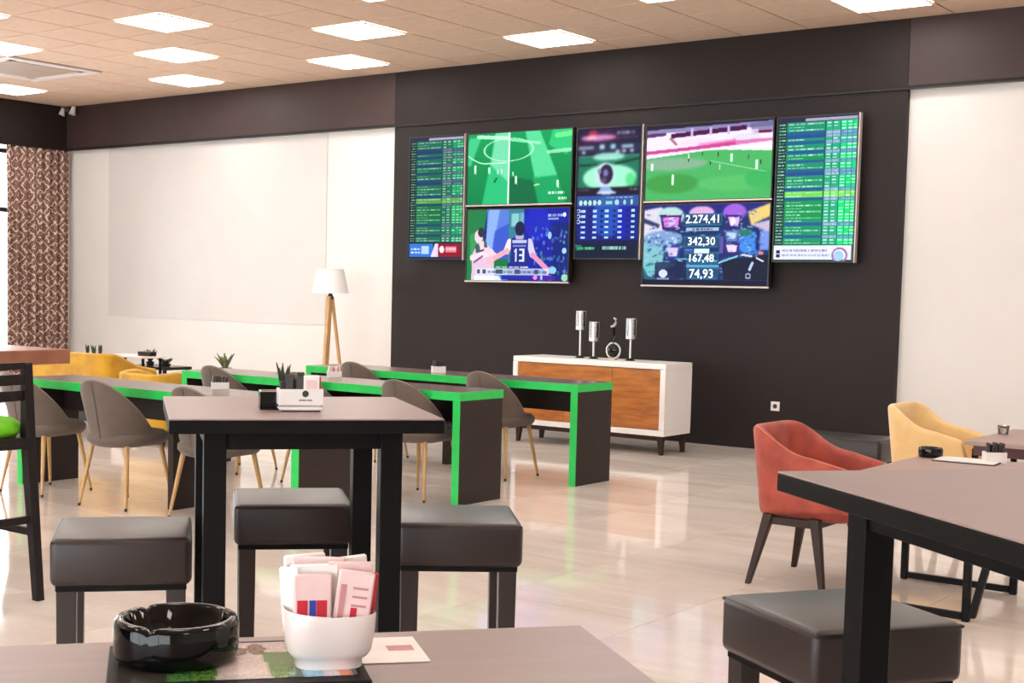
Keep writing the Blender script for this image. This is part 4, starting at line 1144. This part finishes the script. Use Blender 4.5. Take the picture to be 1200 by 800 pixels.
chairs = [
    ((0.52, -6.13, 0), 0.10, 'grey velvet shell chair at the left edge, behind the black bar stool post'),
    ((1.33, -6.11, 0), 0.12, 'grey velvet shell chair left of the centre bar table, seen whole with oak legs'),
    ((2.10, -6.04, 0), 0.06, 'grey velvet shell chair mostly hidden behind the centre bar table top and legs'),
    ((0.62, -4.46, 0), 0.02, 'grey velvet shell chair whose back rises behind the white cup on the front desk'),
    ((1.52, -4.49, 0), 0.0, 'grey velvet shell chair whose back shows just behind the sugar caddy'),
    ((2.43, -4.49, 0), 0.0, 'grey velvet shell chair at the right end of the middle desk'),
    ((0.84, -3.14, 0), 0.02, 'grey velvet shell chair at the left end of the rear desk, near the floor lamp'),
    ((2.21, -3.25, 0), 0.0, 'grey velvet shell chair at the rear desk, just left of the green post and sideboard'),
]
ch0 = make_chair()
for k, (loc, rz, lab) in enumerate(chairs):
    if k == 0:
        ch0.location = loc; ch0.rotation_euler.z = rz; ch0['label'] = lab
    else:
        dup(ch0, loc, rz, lab)

# ------------------------------------------------------------------ armchairs (facing +y locally)
def armchair(loc, rz, label, fabric, wd=0.56, dp=0.60, top=0.775, arm=0.60, seat_top=0.45, bottom=0.33, wood='walnut_leg', name='armchair', group=None, drop=(0.02, 0.55), legs=True):
    t = thing(name, label, 'chair', loc, rz, group)
    # plan path, counter-clockwise seen from above: right front -> back -> left front must keep the outside on the right
    hw = wd/2; rc = 0.16
    yb = -dp/2; yf = dp/2
    half = []
    pts = []
    for k in range(13): pts.append((-hw+0.01*(1-k/12), yf+(yb+rc-yf)*k/12))
    for k in range(1, 9):
        a = PI+(PI/2)*k/8
        pts.append((-hw+rc+rc*math.cos(a), yb+rc+rc*math.sin(a)))
    nb = 10
    for k in range(1, nb+1): pts.append((-hw+rc+(wd-2*rc)*k/nb, yb))
    right = [(-x, y) for x, y in pts[:21]][::-1]
    pts = pts[:21]+pts[21:-1]+right
    zt, zb = [], []
    for x, y in pts:
        u = (y-yb)/(yf-yb)                       # 0 at back, 1 at the arm tips
        z = top+(arm+0.045-top)*smooth01((u-drop[0])/drop[1])
        z += -0.045*smooth01((u-0.5)/0.5)-0.10*smooth01((u-0.93)/0.07)
        zt.append(z)
        zb.append(bottom+0.05*u)
    bm = new(); shell(bm, pts, zt, zb, 0.055, lean=0.05, rim=6)
    obj('backrest', bm, fabric, t, True, angle=60)
    obj('piping', rim_line(pts[1:-1], zt[1:-1], zb[1:-1], 0.055, 0.05, 0.35, 0.005), fabric+'_pale', t, True)
    bm = new()
    lathe(bm, [(0.0, seat_top-0.12), (0.8, seat_top-0.12), (0.95, seat_top-0.10), (1.0, seat_top-0.05), (0.97, seat_top-0.015), (0.85, seat_top), (0.0, seat_top+0.004)], 40, c=(0, 0.025, 0), sx=hw-0.062, sy=dp/2-0.045, power=5)
    obj('seat', bm, fabric, t, True, angle=60)
    bm = new()
    zz = bottom-0.012
    for yy in (-dp/2+0.13, dp/2-0.20): box(bm, (0, yy, zz), (wd-0.14, 0.035, 0.04), 0.004)
    for sx in (-1, 1): box(bm, (sx*(wd/2-0.075), -0.035, zz), (0.035, dp-0.35, 0.04), 0.004)
    obj('seat_rail', bm, wood, t)
    for sx in (-1, 1):
        for sy in (-1, 1):
            bm = new()
            beam(bm, (sx*(wd/2-0.07), (-dp/2+0.13 if sy < 0 else dp/2-0.20), zz+0.03), (sx*(wd/2-0.005), (-dp/2+0.06 if sy < 0 else dp/2-0.125), 0.0), 0.048, 0.048, 0.026, 0.026, 0.004)
            obj('leg', bm, wood, t)
    return t
armchair((5.535, -5.225, 0), -PI/2, 'brick red velvet armchair with dark wooden legs beside the low table', 'red_velvet', dp=0.565)
armchair((5.50, -3.36, 0), -PI/2, 'pale yellow velvet armchair behind the red one, in front of the cream wall', 'cream_velvet', dp=0.50, top=0.775, arm=0.60)
armchair((-2.20, -3.66, 0), 0.0, 'wide mustard yellow velvet armchair at the left behind the front desk', 'mustard_velvet', wd=1.25, dp=0.70, top=0.772, arm=0.62, drop=(0.18, 0.5))
armchair((-1.13, -3.78, 0), 0.0, 'smaller low mustard yellow velvet seat beside the wide mustard armchair', 'mustard_velvet', wd=0.62, dp=0.46, top=0.625, arm=0.60, bottom=0.11, seat_top=0.42)

# low dark leather bench behind the red chair
t = thing('bench', 'low black leather bench against the dark wall behind the red armchair', 'bench', (4.32, -1.98, 0), -0.02)
bm = new(); box(bm, (0, 0, 0.32), (0.86, 0.42, 0.17), 0.03, 0, 3); obj('seat', bm, 'leather', t, True)
bm = new(); tube(bm, [(-0.42, -0.20, 0.395), (0.42, -0.20, 0.395), (0.42, 0.20, 0.395), (-0.42, 0.20, 0.395)], 0.005, 6, True); obj('piping', bm, 'leather_seam', t, True)
for sx in (-1, 1):
    for sy in (-1, 1):
        bxo('leg', (sx*0.37, sy*0.16, 0.12), (0.045, 0.045, 0.24), 'black_wood', t, 0.003)

# ------------------------------------------------------------------ bar tables and cube stools
UZ = math.radians(50.5)
def bar_table(loc, rz, label, size=0.75, inset=0.128, leg=0.062):
    t = thing('bar_table', label, 'table', loc, rz, 'square black bar tables')
    z = 1.05
    bxo('tabletop', (0, 0, z-0.002), (size, size, 0.004), 'bar_top', t, 0.001)
    bxo('top_edge', (0, 0, z-0.0225), (size+0.001, size+0.001, 0.036), 'bar_edge', t, 0.002)
    q = size/2-inset
    for sx, sy in ((0, 1), (0, -1), (1, 0), (-1, 0)):
        bxo('apron', (sx*q, sy*q, z-0.041-0.027), (2*q-leg if sy else leg*0.8, 2*q-leg if sx else leg*0.8, 0.054), 'bar_edge', t, 0.002)
    for sx in (-1, 1):
        for sy in (-1, 1):
            l = bxo('leg', (sx*q, sy*q, (z-0.041)/2), (leg, leg, z-0.041), 'bar_edge', t, 0.002)
    return t
bar_table((5.343, -8.743, 0), UZ, 'black square bar table in the centre with the sugar caddy on it')
bar_table((7.641, -8.974, 0), UZ+math.radians(0.5), 'black square bar table at the right edge with an empty top', size=0.90, inset=0.137, leg=0.066)
bar_table((7.460, -10.968, 0), UZ+math.radians(0.5), 'black bar table nearest the camera carrying the ashtray and sugar bowl', size=0.76)

def cube_stool(loc, rz, label):
    t = thing('cube_stool', label, 'stool', loc, rz, 'dark leatherette cube bar stools')
    s = 0.395
    bm = new(); box(bm, (0, 0, 0.62), (s, s, 0.14), 0.022, 0, 3)
    for v in bm.verts:                         # softly domed top, slightly tucked sides
        if v.co.z > 0.68: v.co.z += 0.012*(1-(abs(v.co.x)/(s/2))**2)*(1-(abs(v.co.y)/(s/2))**2)-0.002
    obj('seat', bm, 'leather', t, True, angle=50)
    bm = new()
    k = s/2-0.006
    tube(bm, [(-k, -k, 0.678), (k, -k, 0.678), (k, k, 0.678), (-k, k, 0.678)], 0.004, 6, True)
    obj('piping', bm, 'leather_seam', t, True)
    bm = new(); box(bm, (0, 0, 0.545), (s-0.03, s-0.03, 0.02), 0.003); obj('seat_base', bm, 'bar_edge', t)
    for sx in (-1, 1):
        for sy in (-1, 1):
            bm = new(); beam(bm, (sx*(s/2-0.045), sy*(s/2-0.045), 0.545), (sx*(s/2-0.045), sy*(s/2-0.045), 0), 0.056, 0.056, 0.048, 0.048, 0.003)
            obj('leg', bm, 'leather', t)
    return t
st = cube_stool((4.99, -9.09, 0), math.radians(48.5), 'dark leatherette cube stool at the left, in front of the grey chairs')
dup(st, (4.91, -8.30, 0), math.radians(47), 'dark leatherette cube stool framed between the legs of the centre bar table')
dup(st, (5.54, -8.19, 0), math.radians(41), 'dark leatherette cube stool tucked under the right side of the centre bar table')
dup(st, (6.985, -8.615, 0), math.radians(-33), 'dark leatherette cube stool at the bottom right, behind the leg of the right bar table')

# ------------------------------------------------------------------ left: brown wooden table and black bar stool with lime cushion
t = thing('high_table', 'high table with reddish brown wooden top cut by the left edge', 'table', (2.10, -8.26, 0), 0)
bm = new(); box(bm, (0, 0, 1.045), (1.18, 1.42, 0.07), 0.004); obj('tabletop', bm, 'brown_wood', t)
bxo('column', (-0.1, -0.1, 0.515), (0.10, 0.10, 0.99), 'black_wood', t, 0.004)
bxo('base', (-0.1, -0.1, 0.012), (0.55, 0.55, 0.022), 'black_metal', t, 0.004)
bxo('top_plate', (-0.1, -0.1, 0.999), (0.5, 0.5, 0.02), 'black_metal', t, 0.003)

t = thing('bar_stool', 'black wooden ladder-back bar stool with lime green seat at the left edge', 'stool', (3.14, -8.06, 0), PI/2)
# local frame: +y points away from the camera table side (towards -x in the room), x runs along the backrest (room +y)
sw, sd = 0.42, 0.40
def lp(x, y, z): return (x, y, z)
for x in (-sw, 0.0):
    bm = new()
    tube_pts = [(0.0, 0.0), (0.0, 0.0)]
    beam(bm, (x, 0.0, 0.0), (x, 0.075, 0.72), 0.040, 0.040, 0.050, 0.050, 0.004)
    beam(bm, (x, 0.075, 0.715), (x, 0.085, 1.048), 0.050, 0.050, 0.042, 0.032, 0.004)
    obj('back_post', bm, 'black_wood', t)
    bm = new(); beam(bm, (x, sd+0.06, 0.0), (x, sd, 0.70), 0.036, 0.036, 0.045, 0.045, 0.004); obj('front_leg', bm, 'black_wood', t)
for z, h_ in ((1.035, 0.03), (0.975, 0.045), (0.905, 0.045)):
    bm = new()
    for k in range(8):
        a0, a1 = -sw+0.02+(sw-0.04)*k/8, -sw+0.02+(sw-0.04)*(k+1)/8
        f = lambda x: 0.085-0.03*math.sin((x+sw)/sw*PI)
        beam(bm, (a0, f(a0), z), (a1, f(a1), z), 0.018, h_)
    obj('back_slat', bm, 'black_wood', t)
bm = new(); box(bm, (-sw/2, sd/2+0.03, 0.695), (sw+0.03, sd-0.04, 0.05), 0.005); obj('seat_frame', bm, 'black_wood', t)
bm = new(); lathe(bm, [(0.0, 0.72), (0.9, 0.72), (1.0, 0.745), (0.99, 0.78), (0.85, 0.805), (0.0, 0.815)], 36, c=(-sw/2, sd/2+0.045, 0), sx=sw/2+0.005, sy=sd/2-0.03, power=5); obj('cushion', bm, 'lime_fabric', t, True, angle=60)
for a, b in (((-sw, 0.032, 0.36), (0.0, 0.032, 0.36)), ((0.0, 0.03, 0.30), (0.0, sd+0.035, 0.30)), ((-sw, 0.03, 0.30), (-sw, sd+0.035, 0.30)), ((-sw, sd+0.03, 0.24), (0.0, sd+0.03, 0.24))):
    bm = new(); beam(bm, a, b, 0.022, 0.034, bev=0.003); obj('stretcher', bm, 'black_wood', t)

# ------------------------------------------------------------------ low tables on the right
def low_table(loc, w_, d_, z, label, top, frame, base):
    t = thing('low_table', label, 'table', loc, 0)
    bxo('tabletop', (w_/2, d_/2, z-0.012), (w_, d_, 0.024), top, t, 0.003)
    bm = new()
    for yy in (0.05, d_-0.05): box(bm, (w_/2, yy, z-0.024-0.03), (w_-0.08, 0.03, 0.06), 0.003)
    for xx in (0.055, w_-0.055): box(bm, (xx, d_/2, z-0.024-0.03), (0.03, d_-0.14, 0.06), 0.003)
    obj('apron', bm, frame, t)
    for yy in (base[1], base[2]):
        for xx in (0.035, base[0]):
            bxo('leg', (xx, yy, (z-0.05)/2), (0.032, 0.032, z-0.05), 'black_metal', t, 0.003)
        bxo('foot_bar', ((0.035+base[0])/2, yy, 0.022), (base[0]-0.035-0.032, 0.03, 0.03), 'black_metal', t, 0.003)
    bm = new(); beam(bm, (base[0]+0.14, base[1]+0.02, z-0.05), (base[0]+0.025, base[1], 0.02), 0.03, 0.03)
    obj('brace', bm, 'black_metal', t)
    return t
low_table((5.812, -5.62, 0), 0.78, 1.14, 0.60, 'low dark table in front of the red armchair with magazine and ashtray', 'mahogany_top', 'mahogany', (0.56, 0.06, 0.79))
low_table((5.745, -3.62, 0), 0.78, 1.0, 0.60, 'low dark reddish table in front of the pale yellow armchair', 'mahogany_top', 'mahogany', (0.70, 0.10, 0.90))

def ashtray(name, loc, rz, label, r, h, notch=3):
    t = thing(name, label, 'ashtray', loc, rz)
    n_ = 72
    prof = [(0.88, 0.0), (0.97, 0.06), (1.0, 0.2), (1.0, 0.86), (0.97, 0.97), (0.93, 1.0), (0.86, 1.0), (0.82, 0.95), (0.78, 0.45), (0.70, 0.30), (0.0, 0.26)]
    bm = new(); rings = []
    for q, (rr, zz) in enumerate(prof):
        ring = []
        for k in range(n_):
            a = 2*PI*k/n_
            z_ = zz*h
            if 0.8 < zz and rr > 0.5:
                for m_ in range(notch):
                    dd = abs((a-2*PI*m_/notch-0.7+PI) % (2*PI)-PI)
                    if dd < 0.10: z_ -= h*0.10*(1-(dd/0.10)**2)
            ring.append(bm.verts.new((rr*r*math.cos(a), rr*r*math.sin(a), z_)))
        rings.append(ring)
    for A_, B_ in zip(rings, rings[1:]):
        for k in range(n_): bm.faces.new((A_[k], A_[(k+1) % n_], B_[(k+1) % n_], B_[k]))
    bm.faces.new(rings[0][::-1]); bmesh.ops.remove_doubles(bm, verts=bm.verts, dist=1e-6)
    obj('bowl', bm, 'black_glass', t, True, angle=50)
    return t
ashtray('ashtray', (5.875, -4.60, 0.60), 0.4, 'small black ashtray on the low table in front of the red armchair', 0.06, 0.05)
t = thing('magazine', 'dark edged open magazine lying on the low table beside the black ashtray', 'magazine', (6.08, -4.66, 0.60), 0.05)
bxo('cover', (0, 0, 0.003), (0.30, 0.20, 0.006), 'ink_dark', t, 0.001); bxo('page', (0.0, 0.0, 0.0075), (0.29, 0.19, 0.003), 'paper', t)

def packet_holder(loc, rz, label, w_=0.09, d_=0.06, h_=0.045, dark=True, name='packet_holder'):
    t = thing(name, label, 'holder', loc, rz)
    bm = new()
    box(bm, (0, 0, 0.003), (w_, d_, 0.006), 0.001)
    for sy in (-1, 1): box(bm, (0, sy*(d_/2-0.002), h_/2+0.003), (w_, 0.004, h_-0.006), 0.001)
    for sx in (-1, 1): box(bm, (sx*(w_/2-0.002), 0, h_/2+0.003), (0.004, d_-0.008, h_-0.006), 0.001)
    obj('tray', bm, 'white_plastic', t)
    bm = new()
    for k in range(5):
        box(bm, (-w_/2+0.014+(w_-0.028)*k/4, RNG.uniform(-0.008, 0.008), h_*(1.05+RNG.uniform(-0.1, 0.1))), (0.013, d_*0.7, h_*1.5), 0.001, 0.2*RNG.uniform(-1, 1))
    obj('packets', bm, 'ink_dark' if dark else 'paper_pink', t)
    return t
packet_holder((6.19, -4.60, 0.60), 0.6, 'white sachet holder with dark packets on the low table, right of the ashtray', 0.10, 0.07, 0.055)
packet_holder((1.725, -5.665, DH), 0.9, 'white sachet holder on the front desk, before the left grey chair back', 0.11, 0.07, 0.045)
packet_holder((1.375, -4.20, DH), 0.9, 'white sachet holder on the middle desk, at the left of a grey chair back', 0.10, 0.07, 0.045, False)
packet_holder((1.455, -3.05, DH), 0.9, 'white sachet holder on the rear desk in front of the dark wall', 0.105, 0.07, 0.05)
ashtray('ashtray', (5.93, -2.84, 0.60), 0.1, 'small black ashtray on the far low table at the right edge', 0.055, 0.045)
# small glass on the far low table
t = thing('tea_glass', 'small clear glass standing on the far low table before the cream wall', 'glass', (5.80, -3.05, 0.60))
bm = new(); lathe(bm, [(0.0, 0.0), (0.028, 0.0), (0.034, 0.055), (0.031, 0.055), (0.026, 0.006), (0.0, 0.006)], 24); obj('cup', bm, 'clear_cup', t, True)
bm = new(); lathe(bm, [(0.0, 0.04), (0.0285, 0.04), (0.0295, 0.05), (0.0, 0.05)], 20); obj('filling', bm, 'ink_dark', t, True)

# ------------------------------------------------------------------ plants and lounge corner at far left
def succulent(loc, label, h, r, n, pot_r, pot_h, leaf='leaf', pot='pot', group='potted succulents'):
    t = thing('potted_plant', label, 'plant', loc, RNG.uniform(0, 6), group)
    bm = new(); lathe(bm, [(pot_r*0.75, 0), (pot_r, pot_h), (pot_r*0.9, pot_h), (pot_r*0.85, pot_h*0.85)], 20); obj('pot', bm, pot, t, True)
    bm = new(); lathe(bm, [(pot_r*0.86, pot_h*0.80), (pot_r*0.86, pot_h*0.86), (0, pot_h*0.9)], 16); obj('soil', bm, 'soil', t, True)
    for k in range(n):
        a = 2*PI*k/n+RNG.uniform(-0.3, 0.3); sp = r*RNG.uniform(0.35, 1.0); hh = h*RNG.uniform(0.7, 1.05)
        bm = new()
        pts = [(pot_r*0.2*math.cos(a), pot_r*0.2*math.sin(a), pot_h*0.85), (sp*0.45*math.cos(a), sp*0.45*math.sin(a), pot_h+hh*0.5), (sp*math.cos(a), sp*math.sin(a), pot_h+hh)]
        tube(bm, pts, [0.008, 0.013, 0.002], 6)
        obj('leaf', bm, leaf, t, True)
    return t
t = thing('plant_pedestal', 'slim black pedestal behind the grey chair at the left of the middle desk', 'pedestal', (-1.02, -3.04, 0))
bxo('column', (0, 0, 0.30), (0.20, 0.20, 0.60), 'pot_dark', t, 0.004); bxo('base', (0, 0, 0.01), (0.26, 0.26, 0.02), 'pot_dark', t, 0.003)
succulent((-1.02, -3.04, 0.60), 'spiky olive and dark plant rising behind the left grey chair back', 0.13, 0.12, 13, 0.06, 0.05, 'leaf_olive')
succulent((2.32, -5.70, DH), 'spiky dark plant in a small pot on the front desk, behind the sugar caddy', 0.16, 0.055, 9, 0.032, 0.035)
t = thing('planter_stand', 'tall black planter stand rising behind the wide mustard armchair', 'planter', (-3.10, -2.9, 0), 0)
bxo('body', (0, 0, 0.31), (0.32, 0.20, 0.62), 'pot_dark', t, 0.006); bxo('lip', (0, 0, 0.63), (0.34, 0.22, 0.02), 'pot_dark', t, 0.003)
for k, (dx, lab) in enumerate(((-0.10, 'dark succulent at the left end of the planter stand behind the mustard armchair'), (0.0, 'dark succulent in the middle of the planter stand behind the mustard armchair'), (0.10, 'dark succulent at the right of the planter stand behind the mustard armchair'))):
    succulent((-3.10+dx, -2.9, 0.64), lab, 0.10, 0.030, 6, 0.032, 0.03, 'leaf', 'pot_dark')
# thin side table
t = thing('side_table', 'thin pale topped side table right of the wide mustard armchair', 'table', (-2.62, -2.78, 0), 0.0)
bxo('tabletop', (0, 0, 0.675), (0.62, 0.30, 0.018), 'white_plastic', t, 0.003)
for sx in (-1, 1):
    for sy in (-1, 1): bxo('leg', (sx*0.27, sy*0.11, 0.333), (0.022, 0.022, 0.666), 'black_metal', t)
t = thing('tissue_box', 'small flat black box on the thin side table', 'box', (-2.42, -2.78, 0.684), 0.1)
bxo('case', (0, 0, 0.018), (0.17, 0.09, 0.036), 'dark_lacquer', t, 0.003); bxo('lid', (0, 0, 0.040), (0.175, 0.095, 0.008), 'dark_lacquer', t, 0.002)
# dark planter table with two bushy plants
t = thing('coffee_table', 'black coffee table carrying two bushy plants, left of the green desks', 'table', (-2.74, -2.36, 0), 0.0)
bxo('tabletop', (0, 0, 0.545), (0.62, 0.36, 0.03), 'dark_lacquer', t, 0.003); bxo('shelf', (0, 0, 0.2), (0.54, 0.30, 0.02), 'dark_lacquer', t, 0.003)
for sx in (-1, 1):
    for sy in (-1, 1): bxo('leg', (sx*0.27, sy*0.15, 0.265), (0.03, 0.03, 0.53), 'dark_lacquer', t)
succulent((-2.80, -2.42, 0.56), 'taller bushy dark green plant on the black coffee table', 0.13, 0.075, 16, 0.045, 0.04, 'leaf', 'pot_dark')
succulent((-2.58, -2.40, 0.56), 'lower bushy dark green plant at the right on the black coffee table', 0.055, 0.10, 16, 0.055, 0.03, 'leaf', 'pot_dark')
# mauve grey pouf between them
t = thing('pouf', 'mauve grey upholstered pouf behind the low mustard seat, left of the green desk corner', 'pouf', (-1.37, -3.33, 0))
bm = new(); lathe(bm, [(0.0, 0.06), (0.18, 0.06), (0.20, 0.12), (0.20, 0.52), (0.19, 0.56), (0.15, 0.58), (0.0, 0.585)], 32); obj('seat', bm, 'grey_fabric', t, True)
bm = new(); lathe(bm, [(0.16, 0.0), (0.16, 0.06)], 24); obj('base', bm, 'black_wood', t, True)
# flat black dish on the middle desk
t = ashtray('ashtray', (0.30, -4.40, DH), 0.2, 'tiny black ashtray at the left end of the middle desk', 0.05, 0.02)

# ------------------------------------------------------------------ centre table: sugar caddy and glass ashtray
cz = math.radians(50.5)
t = thing('sugar_caddy', 'white boxed caddy of sugar and drink sachets on the centre bar table', 'caddy', (5.445, -8.825, 1.05), cz)
w_, d_, h_ = 0.128, 0.07, 0.056
bm = new()
box(bm, (0, 0, 0.009), (w_*0.96, d_, 0.010), 0.002)
for sy in (-1, 1): box(bm, (0, sy*(d_/2-0.002), 0.014+h_/2), (w_, 0.004, h_-0.010), 0.001)
for sx in (-1, 1): box(bm, (sx*(w_/2-0.002), 0, 0.014+h_/2), (0.004, d_-0.008, h_-0.010), 0.001)
obj('holder', bm, 'white_plastic', t)
bxo('plinth', (0, 0, 0.003), (w_*0.86, d_*0.9, 0.006), 'ink_dark', t)
bm = new(); cone(bm, (0.012, -d_/2-0.0002, 0.052), (0.012, -d_/2-0.0012, 0.052), 0.0095, 0.0095, 18); obj('logo', bm, 'ink_dark', t)
bm = new()
for k in range(7): box(bm, (-0.004+0.0052*k+(0.002 if k > 3 else 0), -d_/2-0.0005, 0.0335), (0.0036, 0.001, 0.004))
obj('lettering', bm, 'ink_dark', t)
for k, (x, y, rz_, ht_, m_) in enumerate(((-0.046, 0.006, 0.15, 0.045, 'ink_dark'), (-0.03, -0.008, -0.1, 0.06, 'ink_dark'), (-0.018, 0.012, 0.2, 0.05, 'ink_dark'), (-0.002, -0.006, -0.15, 0.055, 'ink_dark'), (0.004, 0.016, 0.1, 0.065, 'leaf'))):
    bxo('sachet', (x, y, 0.03+ht_*0.75), (0.022, 0.006, ht_), m_, t, 0.002, rz_)
p = bxo('sachet', (0.032, -0.012, 0.072), (0.046, 0.005, 0.062), 'paper', t, 0.002)
bxo('print', (0, -0.0028, 0.0), (0.030, 0.0008, 0.036), 'paper_pink', p)
bxo('sachet', (0.055, 0.012, 0.068), (0.016, 0.006, 0.06), 'ink_red', t, 0.002, 0.3)
t = thing('square_ashtray', 'small square smoked glass ashtray on the centre table at the left of the caddy', 'ashtray', (5.348, -8.852, 1.05), cz)
bm = new()
s_ = 0.058
box(bm, (0, 0, 0.004), (s_, s_, 0.008), 0.001)
for sx, sy, a, b in ((0, 1, s_, 0.006), (0, -1, s_, 0.006), (1, 0, 0.006, s_-0.012), (-1, 0, 0.006, s_-0.012)): box(bm, (sx*(s_/2-0.003), sy*(s_/2-0.003), 0.030), (a, b, 0.044), 0.001)
obj('bowl', bm, 'black_glass', t)
bm = new()
tube(bm, [(-0.026, -0.026, 0.053), (0.026, -0.026, 0.053), (0.026, 0.026, 0.053), (-0.026, 0.026, 0.053)], 0.0022, 6, True); obj('rim', bm, 'silver', t, True)
bxo('saucer', (0, 0, -0.0), (0.001, 0.001, 0.001), 'silver', t)
bpy.data.objects.remove([c for c in kids(t) if c.name.startswith('saucer')][0], do_unlink=True)

# ------------------------------------------------------------------ near table: booklet, ashtray, sugar bowl, paper
bz = 1.05
nz_ = math.radians(50.0)
bk = thing('menu_booklet', 'black bordered menu booklet with colour pictures under the ashtray and sugar bowl', 'menu', (7.256, -10.803, bz), nz_)
bxo('cover', (0, 0, 0.0035), (0.235, 0.150, 0.007), 'black_metal', bk, 0.001)
a = canvas(90, 56, C(196, 180, 176))
poly(a, [(0.0, 0.0), (0.35, 0), (0.30, 1), (0, 1)], C(60, 56, 52)); poly(a, [(0.40, 0.1), (0.6, 0.05), (0.65, 0.9), (0.45, 0.9)], C(210, 190, 180)); ell(a, 0.5, 0.25, 0.06, 0.12, C(90, 70, 65)); ell(a, 0.60, 0.2, 0.04, 0.15, C(110, 80, 70))
poly(a, [(0.62, 0.3), (0.76, 0.3), (0.74, 1), (0.64, 1)], C(74, 122, 36)); poly(a, [(0.30, 0.5), (0.42, 0.6), (0.40, 1), (0.28, 1)], C(80, 120, 50)); poly(a, [(0.2, 0.8), (0.3, 0.7), (0.3, 1), (0.2, 1)], C(70, 120, 62))
rect(a, 0.74, 0.0, 1.0, 1.0, C(30, 28, 34)); poly(a, [(0.77, 0.55), (0.86, 0.5), (0.86, 1), (0.77, 1)], C(130, 190, 220)); poly(a, [(0.86, 0.5), (0.92, 0.5), (0.92, 1), (0.86, 1)], C(215, 205, 215)); poly(a, [(0.92, 0.6), (0.98, 0.5), (0.98, 1), (0.92, 1)], C(222, 130, 100))
a = speck(soft(a, 1), 0.12)
to_mesh('cover_picture', a, 0.215, 0.125, bk, 'print', (0, 0.004, 0.0075), (-PI/2, 0, 0))
ashtray('ashtray', (7.2045, -10.831, bz+0.0078), 0.2, 'large round black glass ashtray on the nearest table', 0.0585, 0.040, 3)
sg = thing('sugar_bowl', 'white ceramic bowl stuffed with sugar sachets on the nearest table', 'bowl', (7.322, -10.748, bz+0.0078), nz_)
bm = new()
lathe(bm, [(0.0, 0.0), (0.032, 0.0), (0.032, 0.009), (0.037, 0.013), (0.041, 0.020), (0.0435, 0.040), (0.0445, 0.060), (0.0435, 0.0625), (0.0415, 0.060), (0.040, 0.040), (0.036, 0.020), (0.0, 0.012)], 48, sx=1.02, sy=0.86, power=3.2)
for v in bm.verts:
    v.co.z *= 0.82; v.co.x *= 0.96; v.co.y *= 0.96
    if v.co.z > 0.03: v.co.z += (v.co.z-0.03)/0.03*(0.006*max(0, -v.co.x/0.044))
obj('bowl', bm, 'ceramic', sg, True, angle=60)
def sachet(x, y, z, rz_, tilt, w_, h_, m_, lean=0.0):
    bm = new(); box(bm, (0, 0, 0), (w_, 0.0045, h_), 0.0018)
    bmesh.ops.subdivide_edges(bm, edges=bm.edges[:], cuts=1)
    o = obj('sachet', bm, m_, sg, True)
    o.location = (x, y, z-0.0115); o.rotation_euler = (lean, tilt, rz_)
    return o
p1 = sachet(-0.018, -0.021, 0.069, 0.05, 0.02, 0.036, 0.062, 'paper_pink', -0.12)
for x in (-0.0095, 0.0085): bxo('print', (x, -0.0026, -0.004), (0.0095, 0.0006, 0.022), 'ink_red', p1)
bxo('print', (0, -0.0026, -0.004), (0.006, 0.0006, 0.022), 'ink_blue', p1)
bxo('print', (0, -0.0027, -0.019), (0.024, 0.0006, 0.006), 'ink_blue', p1)
p2 = sachet(0.020, -0.019, 0.070, -0.05, 0.14, 0.034, 0.064, 'paper_pink', -0.10)
bxo('print', (-0.011, -0.0026, -0.004), (0.005, 0.0006, 0.045), 'ink_pink', p2)
bxo('print', (0.001, -0.0026, -0.012), (0.006, 0.0006, 0.020), 'ink_red', p2)
for zz in (0.016, 0.008, 0.0): bxo('print', (0.005, -0.0026, zz), (0.014, 0.0006, 0.002), 'ink_pink', p2)
sachet(0.038, -0.004, 0.072, 0.9, 0.20, 0.022, 0.050, 'ink_red', 0.0)
sachet(-0.036, -0.002, 0.072, -1.1, -0.12, 0.030, 0.062, 'paper', 0.0)
sachet(-0.014, -0.006, 0.077, 0.0, -0.03, 0.046, 0.060, 'paper', 0.0)
sachet(0.018, -0.004, 0.078, 0.1, 0.05, 0.044, 0.060, 'paper_pink', 0.0)
sachet(-0.010, 0.008, 0.082, -0.1, 0.04, 0.050, 0.058, 'paper_pink', 0.0)
sachet(0.020, 0.012, 0.080, 0.15, -0.08, 0.040, 0.060, 'paper', 0.0)
sachet(0.004, 0.020, 0.080, 0.0, 0.1, 0.044, 0.056, 'ink_pink', 0.0)
q = sachet(-0.020, 0.018, 0.084, 0.1, -0.05, 0.040, 0.056, 'paper', 0.0)
bxo('print', (0, -0.0026, 0.020), (0.014, 0.0006, 0.006), 'ink_dark', q)
pp = thing('paper_slip', 'white paper slip with a small pink stamp lying right of the sugar bowl', 'paper', (7.312, -10.662, bz), math.radians(50))
bm = new()
v4 = [bm.verts.new(p) for p in ((-0.075, -0.047, 0.0006), (0.043, -0.047, 0.0006), (0.043, 0.047, 0.0006), (-0.050, 0.047, 0.0006))]
f = bm.faces.new(v4)
r = bmesh.ops.extrude_face_region(bm, geom=[f])
bmesh.ops.translate(bm, vec=(0, 0, 0.0006), verts=[g for g in r['geom'] if isinstance(g, bmesh.types.BMVert)])
obj('sheet', bm, 'paper', pp)
bxo('stamp', (0.022, 0.004, 0.0014), (0.026, 0.018, 0.0004), 'ink_pink', pp)
